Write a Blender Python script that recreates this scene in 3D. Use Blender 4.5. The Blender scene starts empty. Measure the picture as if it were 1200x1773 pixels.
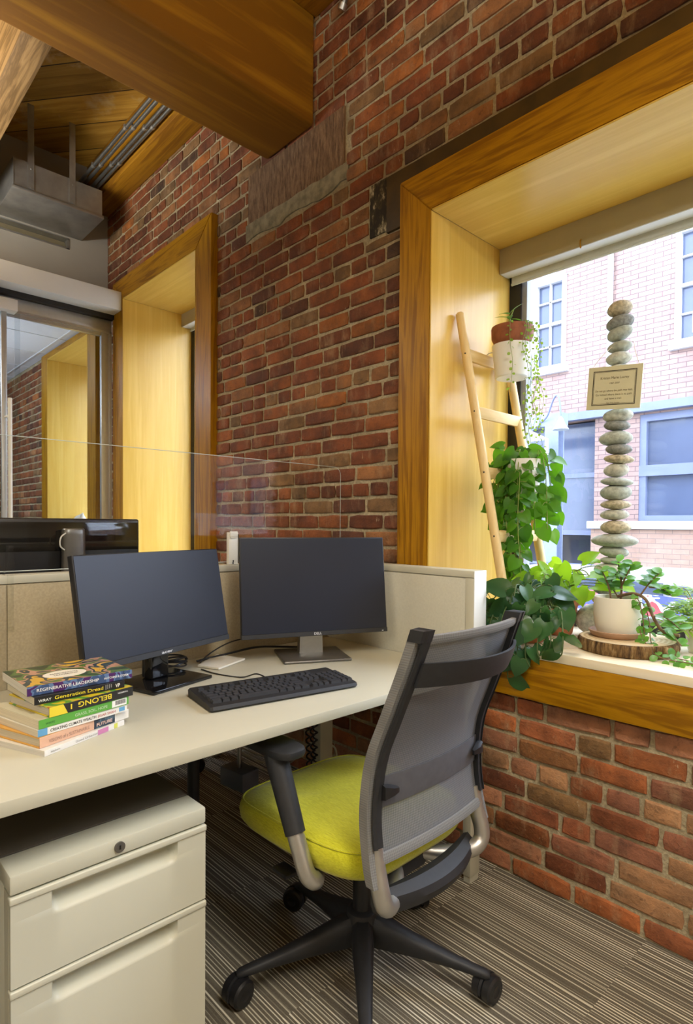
import bpy, bmesh, math, random
from mathutils import Vector, Matrix, noise as mnoise

R = math.radians
scene = bpy.context.scene
COL = scene.collection

# ------------------------------------------------------------------ camera
cam_d = bpy.data.cameras.new('camera')
cam = bpy.data.objects.new('camera', cam_d)
COL.objects.link(cam)
yaw, pitch, roll = 0.81583879, 0.02041306, -0.00747046
fwd = Vector((-math.sin(yaw) * math.cos(pitch), math.cos(yaw) * math.cos(pitch), -math.sin(pitch)))
rgt = Vector((math.cos(yaw), math.sin(yaw), 0))
dwn = fwd.cross(rgt)
r2 = rgt * math.cos(roll) + dwn * math.sin(roll)
d2 = dwn * math.cos(roll) - rgt * math.sin(roll)
m = Matrix((r2, -d2, -fwd)).transposed().to_4x4()
m.translation = Vector((0, -1.8, 1.2045))
cam.matrix_world = m
cam_d.sensor_fit = 'AUTO'
cam_d.sensor_width = 36
cam_d.lens = 1021.566 / 1773 * 36
cam_d.shift_y = 42.35 / 1773
cam_d.clip_start = 0.05
cam_d.clip_end = 200
scene.camera = cam

# ------------------------------------------------------------------ light
world = bpy.data.worlds.new('world')
scene.world = world
world.use_nodes = True
wn = world.node_tree
bg = wn.nodes['Background']
bg.inputs['Color'].default_value = (0.74, 0.84, 1.0, 1)
bg.inputs['Strength'].default_value = 10.5


def area(name, loc, size, power, color, rot=(0, 0, 0)):
    l = bpy.data.lights.new(name, 'AREA')
    l.shape = 'RECTANGLE'
    l.size, l.size_y = size
    l.energy = power
    l.color = color
    o = bpy.data.objects.new(name, l)
    o.location = loc
    o.rotation_euler = rot
    COL.objects.link(o)
    return o


WARM = (1.0, 0.955, 0.86)
# assumed unseen pendants; uplights and the left pair added to brighten ceiling and beam
for px_, py_, w_, down, up in ((0.65, -1.35, 1.8, 66, 80), (-0.6, -4.3, 2.2, 66, 95), (-3.6, -1.75, 1.4, 18, 72)):
    area('assumed_pendant_light', (px_, py_, 2.65), (w_, 0.4), down, WARM)
    area('added_uplight', (px_, py_, 2.70), (w_, 0.4), up, WARM, (R(180), 0, 0))
area('office_light', (-6.4, -1.8, 2.74), (1.0, 1.0), 30, (0.85, 0.92, 1.0))
area('office_added_uplight', (-6.0, -1.9, 2.1), (1.2, 0.3), 80, (0.80, 0.88, 1.0), (R(180), 0, 0))  # added lamp standing in for window light on the office ceiling
for nm, lx, lz, sx, sz in (('portal', -0.41, 1.6, 2.0, 1.6), ('portal', -3.73, 1.8, 1.04, 2.0), ('portal', -5.48, 1.75, 1.02, 1.9)):
    p = area(nm, (lx, 0.59, lz), (sx, sz), 1, (1, 1, 1), (R(-90), 0, 0))
    p.data.cycles.is_portal = True

vs = scene.view_settings
scene.display_settings.display_device = 'sRGB'
vs.view_transform = 'Standard'
vs.look = 'None'
vs.exposure = 0.0
vs.gamma = 1.0
vs.use_curve_mapping = False
scene.cycles.use_denoising = True
scene.cycles.max_bounces = 10
scene.cycles.diffuse_bounces = 5
scene.cycles.transparent_max_bounces = 24
scene.cycles.sample_clamp_indirect = 6

# ------------------------------------------------------------------ materials
def srgb(r, g, b):
    def f(c):
        c /= 255
        return c / 12.92 if c <= 0.04045 else ((c + 0.055) / 1.055) ** 2.4
    return (f(r), f(g), f(b), 1)


class NT:
    def __init__(s, name):
        s.m = bpy.data.materials.new(name)
        s.m.use_nodes = True
        s.t = s.m.node_tree
        s.b = s.t.nodes['Principled BSDF']
        s.out = s.t.nodes['Material Output']

    def n(s, typ, **kw):
        x = s.t.nodes.new(typ)
        for k, v in kw.items():
            setattr(x, k, v)
        return x

    def l(s, a, b):
        s.t.links.new(a, b)

    def coord(s, scale=(1, 1, 1), rot=(0, 0, 0), src='Object'):
        tc = s.n('ShaderNodeTexCoord')
        mp = s.n('ShaderNodeMapping')
        mp.inputs['Scale'].default_value = scale
        mp.inputs['Rotation'].default_value = rot
        s.l(tc.outputs[src], mp.inputs['Vector'])
        return mp.outputs['Vector']

    def noise(s, vec, scale, detail=4, rough=0.55, dist=0.0):
        x = s.n('ShaderNodeTexNoise')
        x.inputs['Scale'].default_value = scale
        x.inputs['Detail'].default_value = detail
        x.inputs['Roughness'].default_value = rough
        x.inputs['Distortion'].default_value = dist
        if vec is not None:
            s.l(vec, x.inputs['Vector'])
        return x.outputs['Fac']

    def ramp(s, fac, stops):
        x = s.n('ShaderNodeValToRGB')
        e = x.color_ramp.elements
        while len(e) < len(stops):
            e.new(0.5)
        for el, (p, c) in zip(e, stops):
            el.position = p
            el.color = c
        s.l(fac, x.inputs['Fac'])
        return x.outputs['Color']

    def mix(s, fac, a, b, mode='MIX'):
        x = s.n('ShaderNodeMix', data_type='RGBA', blend_type=mode)
        for i, v in ((0, fac), (6, a), (7, b)):
            if hasattr(v, 'links'):
                s.l(v, x.inputs[i])
            else:
                x.inputs[i].default_value = v
        return x.outputs[2]

    def math(s, op, a, b=0.0):
        x = s.n('ShaderNodeMath', operation=op)
        for i, v in ((0, a), (1, b)):
            if hasattr(v, 'links'):
                s.l(v, x.inputs[i])
            else:
                x.inputs[i].default_value = v
        return x.outputs[0]

    def color(s, c):
        if hasattr(c, 'links'):
            s.l(c, s.b.inputs['Base Color'])
        else:
            s.b.inputs['Base Color'].default_value = c

    def bump(s, h, strength=0.3, dist=0.01):
        x = s.n('ShaderNodeBump')
        x.inputs['Strength'].default_value = strength
        x.inputs['Distance'].default_value = dist
        s.l(h, x.inputs['Height'])
        s.l(x.outputs['Normal'], s.b.inputs['Normal'])

    def set(s, **kw):
        for k, v in kw.items():
            s.b.inputs[k.replace('_', ' ')].default_value = v


def plain(name, c, rough=0.5, metal=0.0, var=0.06, scale=20, bump=0.0, spec=0.5):
    t = NT(name)
    v = t.coord()
    f = t.noise(v, scale, 3)
    lo = tuple(x * (1 - var) for x in c[:3]) + (1,)
    hi = tuple(min(1, x * (1 + var)) for x in c[:3]) + (1,)
    t.color(t.ramp(f, [(0.3, lo), (0.7, hi)]))
    t.set(Roughness=rough, Metallic=metal)
    t.b.inputs['Specular IOR Level'].default_value = spec
    if bump:
        t.bump(t.noise(v, scale * 6, 4), bump, 0.002)
    return t.m


def wood(name, dark, mid, light, axis='z', scale=1.0, rough=0.35, contrast=1.0, knots=False):
    t = NT(name)
    sc = {'x': (0.7, 9, 9), 'y': (9, 0.7, 9), 'z': (9, 9, 0.7)}[axis]
    v = t.coord(tuple(k * scale for k in sc))
    f1 = t.noise(v, 1.1, 5, 0.55, 1.6)
    v2 = t.coord(tuple(k * scale * (1 if k > 1 else 0.5) for k in sc))
    f2 = t.noise(v2, 7.0, 4, 0.6, 0.3)
    f = t.math('ADD', t.math('MULTIPLY', f1, 0.75), t.math('MULTIPLY', f2, 0.25))
    w = t.math('PINGPONG', t.math('MULTIPLY', f, 5.0 * contrast), 0.5)
    f = t.math('ADD', t.math('MULTIPLY', f, 0.6), t.math('MULTIPLY', w, 0.5))
    c = t.ramp(f, [(0.30, dark), (0.52, mid), (0.72, light)])
    if knots:
        vo = t.n('ShaderNodeTexVoronoi')
        t.l(t.coord(tuple((1.6 if k > 1 else 0.8) for k in sc)), vo.inputs['Vector'])
        vo.inputs['Scale'].default_value = 1.7
        k = t.ramp(vo.outputs['Distance'], [(0.03, (1, 1, 1, 1)), (0.10, (0, 0, 0, 1))])
        c = t.mix(t.math('MULTIPLY', k, 0.7), c, tuple(x * 0.3 for x in dark[:3]) + (1,))
    t.color(c)
    t.set(Roughness=rough)
    t.b.inputs['Specular IOR Level'].default_value = 0.3
    t.bump(f, 0.08, 0.004)
    return t.m


def leaf_mat(name, c1, c2, gloss=0.35, trans=0.45, tint=(1.0, 1.15, 0.35)):
    t = NT(name)
    geo = t.n('ShaderNodeNewGeometry')
    f = t.noise(t.coord(), 14, 2)
    rnd = t.math('ADD', t.math('MULTIPLY', geo.outputs['Random Per Island'], 0.7), t.math('MULTIPLY', f, 0.3))
    c = t.ramp(rnd, [(0.1, c1), (0.9, c2)])
    t.color(c)
    t.set(Roughness=gloss)
    tr = t.n('ShaderNodeBsdfTranslucent')
    mul = t.mix(1.0, c, tuple(min(1.0, k) for k in tint) + (1,), 'MULTIPLY')
    t.l(t.mix(0.5, mul, (min(1, c2[0] * 2.2), min(1, c2[1] * 1.8), c2[2] * 0.5, 1)), tr.inputs['Color'])
    mx = t.n('ShaderNodeMixShader')
    mx.inputs[0].default_value = trans
    t.l(t.b.outputs[0], mx.inputs[1])
    t.l(tr.outputs[0], mx.inputs[2])
    t.l(mx.outputs[0], t.out.inputs['Surface'])
    return t.m


def glass(name, tint=(1, 1, 1, 1), ior=1.45, refl=1.0, rough=0.0):
    t = NT(name)
    t.t.nodes.remove(t.b)
    fr = t.n('ShaderNodeFresnel')
    fr.inputs['IOR'].default_value = ior
    tr = t.n('ShaderNodeBsdfTransparent')
    tr.inputs['Color'].default_value = tint
    gl = t.n('ShaderNodeBsdfGlossy')
    gl.inputs['Roughness'].default_value = rough
    mx = t.n('ShaderNodeMixShader')
    geo = t.n('ShaderNodeNewGeometry')
    front = t.math('SUBTRACT', 1.0, geo.outputs['Backfacing'])       # rays pass straight through, so only the entry face reflects
    t.l(t.math('MULTIPLY', t.math('MULTIPLY', fr.outputs[0], refl), front), mx.inputs[0])
    t.l(tr.outputs[0], mx.inputs[1])
    t.l(gl.outputs[0], mx.inputs[2])
    t.l(mx.outputs[0], t.out.inputs['Surface'])
    return t.m


M = {}
# brick: the tint attribute is each brick's own fired colour
t = NT('old_red_brick')
at = t.n('ShaderNodeAttribute', attribute_name='brick_tint')
v = t.coord()
n1 = t.noise(v, 9, 5, 0.65)
n2 = t.noise(v, 55, 4, 0.7)
n3 = t.noise(t.coord((1, 1, 0.35)), 13, 5, 0.7)
c = t.mix(1.0, at.outputs['Color'], t.ramp(n1, [(0.28, (0.50, 0.50, 0.52, 1)), (0.72, (1.55, 1.42, 1.30, 1))]), 'MULTIPLY')
c = t.mix(t.ramp(n2, [(0.58, (0, 0, 0, 1)), (0.74, (0.65, 0.65, 0.65, 1))]), c, (0.06, 0.028, 0.018, 1))
c = t.mix(t.ramp(n3, [(0.53, (0, 0, 0, 1)), (0.74, (0.62, 0.62, 0.62, 1))]), c, (0.42, 0.27, 0.15, 1))
n4 = t.noise(t.coord((1, 1, 0.6)), 30, 5, 0.75)
c = t.mix(t.ramp(n4, [(0.63, (0, 0, 0, 1)), (0.72, (0.75, 0.75, 0.75, 1))]), c, (0.54, 0.43, 0.28, 1))
t.color(c)
t.set(Roughness=0.8)
t.bump(t.math('ADD', n2, t.math('ADD', t.math('MULTIPLY', n1, 0.6), t.math('MULTIPLY', n4, 0.8))), 0.7, 0.007)
M['brick'] = t.m

t = NT('lime_mortar')
v = t.coord()
n1, n2 = t.noise(v, 6, 5), t.noise(v, 90, 4, 0.7)
c = t.ramp(n1, [(0.3, (0.34, 0.28, 0.165, 1)), (0.7, (0.64, 0.56, 0.37, 1))])
t.color(t.mix(t.ramp(n2, [(0.35, (0.6, 0.6, 0.6, 1)), (0.65, (0, 0, 0, 1))]), c, (0.20, 0.15, 0.09, 1)))
t.set(Roughness=0.95)
t.bump(n2, 0.8, 0.006)
M['mortar'] = t.m

t = NT('brown_sandstone')
v = t.coord((30, 30, 6))
n1, n2 = t.noise(v, 2.5, 5, 0.7), t.noise(t.coord((60, 60, 40)), 1.2, 3)
t.color(t.ramp(n1, [(0.35, (0.10, 0.054, 0.026, 1)), (0.55, (0.22, 0.128, 0.068, 1)), (0.72, (0.34, 0.225, 0.125, 1))]))
t.set(Roughness=0.9)
t.bump(n1, 0.9, 0.01)
M['sandstone'] = t.m
M['grey_mortar'] = plain('grey_patch_mortar', (0.25, 0.22, 0.145, 1), 0.95, 0, 0.35, 25, 0.6)
M['dark_wood'] = plain('dark_stained_lintel', (0.065, 0.036, 0.005, 1), 0.6, 0, 0.3, 12)
t = NT('blackened_patch')
n1 = t.noise(t.coord((14, 14, 7)), 2.2, 5, 0.7)
t.color(t.ramp(n1, [(0.45, (0.018, 0.014, 0.010, 1)), (0.55, (0.06, 0.045, 0.02, 1)), (0.64, (0.45, 0.40, 0.28, 1))]))
t.set(Roughness=0.85)
M['black_patch'] = t.m

OAK = ((0.25, 0.105, 0.0015, 1), (0.42, 0.200, 0.003, 1), (0.52, 0.275, 0.010, 1))
MAP = ((0.66, 0.42, 0.075, 1), (0.73, 0.49, 0.110, 1), (0.77, 0.54, 0.145, 1))
M['sill'] = wood('glare_paled_sill', (0.80, 0.70, 0.50, 1), (0.85, 0.77, 0.60, 1), (0.87, 0.81, 0.66, 1), 'x', 0.8, 0.18, 0.5)  # wood paled so its colour carries the window glare
for a in 'xyz':
    M['oak_' + a] = wood('golden_oak_' + a, *OAK, axis=a, scale=1.2, rough=0.38)
    M['maple_' + a] = wood('pale_maple_' + a, *MAP, axis=a, scale=0.6, rough=0.30, contrast=0.8)
M['beam'] = wood('old_fir_beam', (0.22, 0.090, 0.004, 1), (0.36, 0.165, 0.007, 1), (0.45, 0.220, 0.015, 1), 'y', 0.55, 0.6, 0.45, knots=True)
M['ledger'] = wood('old_fir_ledger', (0.22, 0.090, 0.004, 1), (0.36, 0.165, 0.007, 1), (0.45, 0.220, 0.015, 1), 'x', 0.9, 0.6)
M['joist'] = wood('pale_fir_joist', (0.10, 0.055, 0.018, 1), (0.21, 0.125, 0.048, 1), (0.28, 0.175, 0.075, 1), 'x', 1.0, 0.6, 1.3, knots=True)
M['pine'] = wood('pale_pine', (0.66, 0.46, 0.19, 1), (0.76, 0.57, 0.27, 1), (0.82, 0.66, 0.36, 1), 'z', 1.4, 0.45, 0.7)
M['pine_y'] = wood('pale_pine_rung', (0.66, 0.46, 0.19, 1), (0.76, 0.57, 0.27, 1), (0.82, 0.66, 0.36, 1), 'y', 1.4, 0.45, 0.7)

t = NT('ceiling_planks')          # diagonal deck boards
tc = t.n('ShaderNodeTexCoord')
rot = t.n('ShaderNodeVectorRotate', rotation_type='Z_AXIS')
rot.inputs['Angle'].default_value = R(-38)
t.l(tc.outputs['Object'], rot.inputs['Vector'])
sep = t.n('ShaderNodeSeparateXYZ')
t.l(rot.outputs[0], sep.inputs[0])
u = t.math('DIVIDE', sep.outputs['Y'], 0.25)
idx = t.math('FLOOR', u)
fr = t.math('FRACT', u)
wn_ = t.n('ShaderNodeTexWhiteNoise', noise_dimensions='1D')
t.l(idx, wn_.inputs['W'])
cmb = t.n('ShaderNodeCombineXYZ')
t.l(t.math('ADD', t.math('MULTIPLY', sep.outputs['X'], 0.8), t.math('MULTIPLY', idx, 7.3)), cmb.inputs[0])
t.l(t.math('MULTIPLY', sep.outputs['Y'], 14), cmb.inputs[1])
g = t.noise(cmb.outputs[0], 1.6, 5, 0.6, 0.8)
c = t.ramp(g, [(0.3, (0.28, 0.135, 0.016, 1)), (0.55, (0.48, 0.27, 0.04, 1)), (0.75, (0.60, 0.38, 0.08, 1))])
c = t.mix(1.0, c, t.ramp(wn_.outputs[0], [(0, (0.6, 0.6, 0.6, 1)), (1, (1.25, 1.25, 1.25, 1))]), 'MULTIPLY')
worn = t.noise(tc.outputs['Object'], 2.3, 5, 0.7)
c = t.mix(t.ramp(worn, [(0.56, (0, 0, 0, 1)), (0.70, (0.6, 0.6, 0.6, 1))]), c, (0.62, 0.55, 0.38, 1))
edge = t.math('LESS_THAN', fr, 0.03)
t.color(t.mix(edge, c, (0.02, 0.01, 0.005, 1)))
t.set(Roughness=0.6)
M['deck'] = t.m

t = NT('striped_carpet')          # carpet tiles with fine stripes along the wall
tc = t.n('ShaderNodeTexCoord')
sep = t.n('ShaderNodeSeparateXYZ')
t.l(tc.outputs['Object'], sep.inputs[0])
tile = t.math('FLOOR', t.math('DIVIDE', t.math('ADD', sep.outputs['X'], 0.13), 0.5))
row = t.math('FLOOR', t.math('DIVIDE', sep.outputs['Y'], 0.5))
shift = t.math('ADD', t.math('MULTIPLY', tile, 3.71), t.math('MULTIPLY', row, 5.13))
n1 = t.n('ShaderNodeTexNoise', noise_dimensions='1D')
n1.inputs['Scale'].default_value = 1.0
n1.inputs['Detail'].default_value = 1.0
t.l(t.math('ADD', t.math('MULTIPLY', sep.outputs['Y'], 150.0), shift), n1.inputs['W'])
n0 = t.n('ShaderNodeTexNoise', noise_dimensions='1D')
n0.inputs['Scale'].default_value = 1.0
n0.inputs['Detail'].default_value = 1.0
t.l(t.math('ADD', t.math('MULTIPLY', sep.outputs['Y'], 30.0), shift), n0.inputs['W'])
wv = t.math('SINE', t.math('MULTIPLY', sep.outputs['Y'], 2 * math.pi / 0.0098))
f = t.math('ADD', t.math('MULTIPLY', n1.outputs['Fac'], 0.60), t.math('MULTIPLY', n0.outputs['Fac'], 0.22))
f = t.math('ADD', f, t.math('MULTIPLY', wv, 0.13))
c = t.ramp(f, [(0.38, (0.11, 0.097, 0.075, 1)), (0.47, (0.165, 0.147, 0.112, 1)), (0.52, (0.56, 0.53, 0.42, 1)), (0.62, (0.80, 0.76, 0.63, 1))])
fz = t.noise(tc.outputs['Object'], 420, 2)
t.color(t.mix(0.18, c, t.ramp(fz, [(0.3, (0.05, 0.045, 0.035, 1)), (0.7, (0.30, 0.27, 0.21, 1))])))
t.set(Roughness=1.0)
t.b.inputs['Specular IOR Level'].default_value = 0.1
t.bump(t.math('ADD', f, t.math('MULTIPLY', fz, 0.4)), 0.5, 0.004)
M['carpet'] = t.m

M['laminate'] = plain('cream_laminate', (0.52, 0.505, 0.40, 1), 0.42, 0, 0.02, 6)
M['cream_metal'] = plain('cream_enamelled_steel', (0.58, 0.585, 0.49, 1), 0.38, 0, 0.015, 5)
M['panel_fabric'] = plain('beige_panel_fabric', (0.42, 0.36, 0.24, 1), 0.9, 0, 0.10, 160, 0.25)
M['panel_light'] = plain('pale_panel_fabric', (0.54, 0.53, 0.44, 1), 0.85, 0, 0.05, 160, 0.2)
M['grey_top'] = plain('grey_cabinet_top', (0.085, 0.075, 0.062, 1), 0.6, 0, 0.05, 10)
M['black_plastic'] = plain('black_plastic', (0.012, 0.012, 0.014, 1), 0.38, 0, 0.15, 30)
M['black_matte'] = plain('matte_black_plastic', (0.016, 0.017, 0.020, 1), 0.55, 0, 0.15, 60)
M['gloss_black'] = plain('glossy_black_plastic', (0.006, 0.006, 0.007, 1), 0.06, 0, 0.1, 10)
M['screen'] = plain('matte_dark_screen', (0.014, 0.018, 0.032, 1), 0.36, 0, 0.05, 4, spec=0.36)
M['key'] = plain('charcoal_key_plastic', (0.034, 0.036, 0.042, 1), 0.38, 0, 0.1, 80)
M['silver'] = plain('brushed_silver', (0.50, 0.49, 0.46, 1), 0.36, 0.85, 0.04, 40)
M['dark_silver'] = plain('dark_grey_stand', (0.17, 0.165, 0.155, 1), 0.35, 0.7, 0.04, 40)
M['alu'] = plain('satin_aluminium', (0.50, 0.51, 0.50, 1), 0.35, 0.6, 0.04, 30)
M['galv'] = plain('galvanised_sheet', (0.34, 0.34, 0.33, 1), 0.33, 0.75, 0.16, 9)
M['steel_pipe'] = plain('steel_conduit_metal', (0.26, 0.26, 0.25, 1), 0.35, 0.85, 0.1, 30)
M['white_paint'] = plain('white_paint', (0.74, 0.76, 0.74, 1), 0.5, 0, 0.02, 4)
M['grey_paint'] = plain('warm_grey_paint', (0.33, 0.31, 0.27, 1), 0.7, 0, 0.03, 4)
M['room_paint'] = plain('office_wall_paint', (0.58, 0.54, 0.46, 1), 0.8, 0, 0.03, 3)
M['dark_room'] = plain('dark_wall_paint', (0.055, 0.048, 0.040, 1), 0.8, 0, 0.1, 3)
M['acoustic'] = plain('acoustic_tile', (0.72, 0.74, 0.78, 1), 0.9, 0, 0.03, 50)
M['white_plastic'] = plain('white_plastic', (0.72, 0.70, 0.62, 1), 0.4, 0, 0.03, 10)
M['blind'] = plain('cream_blind_fabric', (0.55, 0.56, 0.48, 1), 0.8, 0, 0.03, 60)
M['valance'] = plain('beige_valance', (0.42, 0.37, 0.24, 1), 0.5, 0, 0.03, 10)
M['frame_black'] = plain('black_window_frame', (0.012, 0.011, 0.011, 1), 0.5, 0, 0.1, 20)
M['frame_grey'] = plain('grey_window_frame', (0.28, 0.30, 0.33, 1), 0.5, 0, 0.05, 20)
M['white_ceramic'] = plain('cream_ceramic', (0.74, 0.71, 0.60, 1), 0.45, 0, 0.02, 8)
M['white_pot'] = plain('white_planter_plastic', (0.78, 0.78, 0.74, 1), 0.35, 0, 0.02, 8)
M['terracotta'] = plain('terracotta', (0.40, 0.14, 0.055, 1), 0.85, 0, 0.2, 30, 0.2)
M['dark_terracotta'] = plain('brown_terracotta', (0.27, 0.085, 0.032, 1), 0.7, 0, 0.25, 22, 0.2)
M['saucer'] = plain('pale_clay_saucer', (0.42, 0.27, 0.18, 1), 0.8, 0, 0.12, 30)
M['soil'] = plain('potting_soil', (0.035, 0.022, 0.012, 1), 1.0, 0, 0.5, 120, 1.0)
M['stem'] = plain('green_stem', (0.20, 0.26, 0.05, 1), 0.6, 0, 0.2, 40)
M['dark_stem'] = plain('dark_green_stem', (0.07, 0.12, 0.03, 1), 0.6, 0, 0.2, 40)
M['brown_stem'] = plain('brown_stem', (0.17, 0.10, 0.045, 1), 0.7, 0, 0.3, 60)
M['leaf_pothos'] = leaf_mat('pothos_leaf', (0.022, 0.10, 0.010, 1), (0.10, 0.30, 0.020, 1), 0.35, 0.40)
M['leaf_dark'] = leaf_mat('dark_heart_leaf', (0.014, 0.055, 0.024, 1), (0.055, 0.155, 0.050, 1), 0.26, 0.25)
M['leaf_lime'] = leaf_mat('lime_leaf', (0.16, 0.40, 0.02, 1), (0.32, 0.58, 0.05, 1), 0.4, 0.5)
M['leaf_jade'] = leaf_mat('jade_leaf', (0.06, 0.20, 0.05, 1), (0.16, 0.38, 0.08, 1), 0.35, 0.4)
M['leaf_fine'] = leaf_mat('fine_leaf', (0.10, 0.24, 0.03, 1), (0.28, 0.44, 0.10, 1), 0.5, 0.4)
M['stone_light'] = plain('river_stone_light', (0.47, 0.475, 0.40, 1), 0.85, 0, 0.32, 70, 0.4)
M['stone_green'] = plain('river_stone_green', (0.37, 0.40, 0.34, 1), 0.85, 0, 0.25, 80, 0.4)
M['stone_dark'] = plain('river_stone_dark', (0.225, 0.235, 0.215, 1), 0.85, 0, 0.35, 110, 0.4)
M['stone_tan'] = plain('river_stone_tan', (0.45, 0.395, 0.27, 1), 0.85, 0, 0.45, 90, 0.5)
t = NT('rough_bark')
n1 = t.noise(t.coord((55, 55, 12)), 1.0, 5, 0.7)
t.color(t.ramp(n1, [(0.36, (0.05, 0.024, 0.008, 1)), (0.52, (0.20, 0.115, 0.04, 1)), (0.68, (0.48, 0.34, 0.17, 1))]))
t.set(Roughness=0.95)
t.bump(n1, 1.0, 0.012)
M['bark'] = t.m
t = NT('cut_log_face')
wv_ = t.n('ShaderNodeTexWave', wave_type='RINGS', rings_direction='Z')
wv_.inputs['Scale'].default_value = 22
wv_.inputs['Distortion'].default_value = 2.5
t.l(t.coord(), wv_.inputs['Vector'])
t.color(t.ramp(wv_.outputs['Fac'], [(0.2, (0.55, 0.40, 0.22, 1)), (0.8, (0.68, 0.54, 0.34, 1))]))
t.set(Roughness=0.8)
M['log_face'] = t.m

# woven chair fabrics
t = NT('green_wool_upholstery')
v = t.coord((1, 1, 1))
n1 = t.noise(t.coord((60, 320, 320)), 1.0, 3, 0.7)
n2 = t.noise(v, 18, 3)
c = t.ramp(n1, [(0.25, (0.33, 0.33, 0.004, 1)), (0.5, (0.50, 0.50, 0.008, 1)), (0.8, (0.66, 0.66, 0.05, 1))])
t.color(t.mix(0.25, c, t.ramp(n2, [(0.3, (0.40, 0.40, 0.004, 1)), (0.7, (0.62, 0.60, 0.02, 1))])))
t.set(Roughness=0.95)
t.b.inputs['Sheen Weight'].default_value = 0.2
t.bump(n1, 0.4, 0.003)
M['green_wool'] = t.m


def mesh_fabric(name, lo, hi, alpha):
    t = NT(name)
    wv = t.n('ShaderNodeTexWave', wave_type='BANDS', bands_direction='Z')
    wv.inputs['Scale'].default_value = 60
    wv.inputs['Distortion'].default_value = 0.4
    t.l(t.coord(), wv.inputs['Vector'])
    wy = t.n('ShaderNodeTexWave', wave_type='BANDS', bands_direction='Y')
    wy.inputs['Scale'].default_value = 60
    t.l(t.coord(), wy.inputs['Vector'])
    f = t.math('MULTIPLY', t.math('ADD', wv.outputs['Fac'], wy.outputs['Fac']), 0.5)
    t.color(t.ramp(f, [(0.2, lo), (0.8, hi)]))
    t.set(Roughness=0.75)
    t.b.inputs['Alpha'].default_value = alpha
    t.bump(f, 0.3, 0.001)
    return t.m


M['mesh_back'] = mesh_fabric('grey_mesh_fabric', (0.115, 0.12, 0.132, 1), (0.165, 0.17, 0.185, 1), 0.90)
M['mesh_sleeve'] = mesh_fabric('grey_mesh_sleeve', (0.145, 0.145, 0.14, 1), (0.20, 0.20, 0.195, 1), 1.0)
M['lumbar'] = plain('dark_grey_lumbar_band', (0.085, 0.085, 0.095, 1), 0.6, 0, 0.1, 40)

M['window_glass'] = glass('clear_window_glass', (0.97, 0.98, 1.0, 1), 1.5, 1.0)
M['screen_glass'] = glass('clear_screen_glass', (0.985, 0.99, 0.99, 1), 1.42, 1.0)
M['partition_glass'] = glass('partition_glass', (0.93, 0.95, 0.96, 1), 1.45, 0.8)
M['dim_glass'] = glass('shop_entrance_glass', (0.75, 0.8, 0.95, 1), 1.45, 0.25)
M['acrylic'] = glass('clear_acrylic', (0.985, 0.99, 0.985, 1), 1.49, 1.2, 0.15)
t = NT('glass_edge')
t.color((0.55, 0.62, 0.60, 1))
t.set(Roughness=0.2)
M['glass_edge'] = t.m

def paint(name, c, rough=0.6):
    t = NT(name)
    t.color(c)
    t.set(Roughness=rough)
    return t.m

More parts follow.
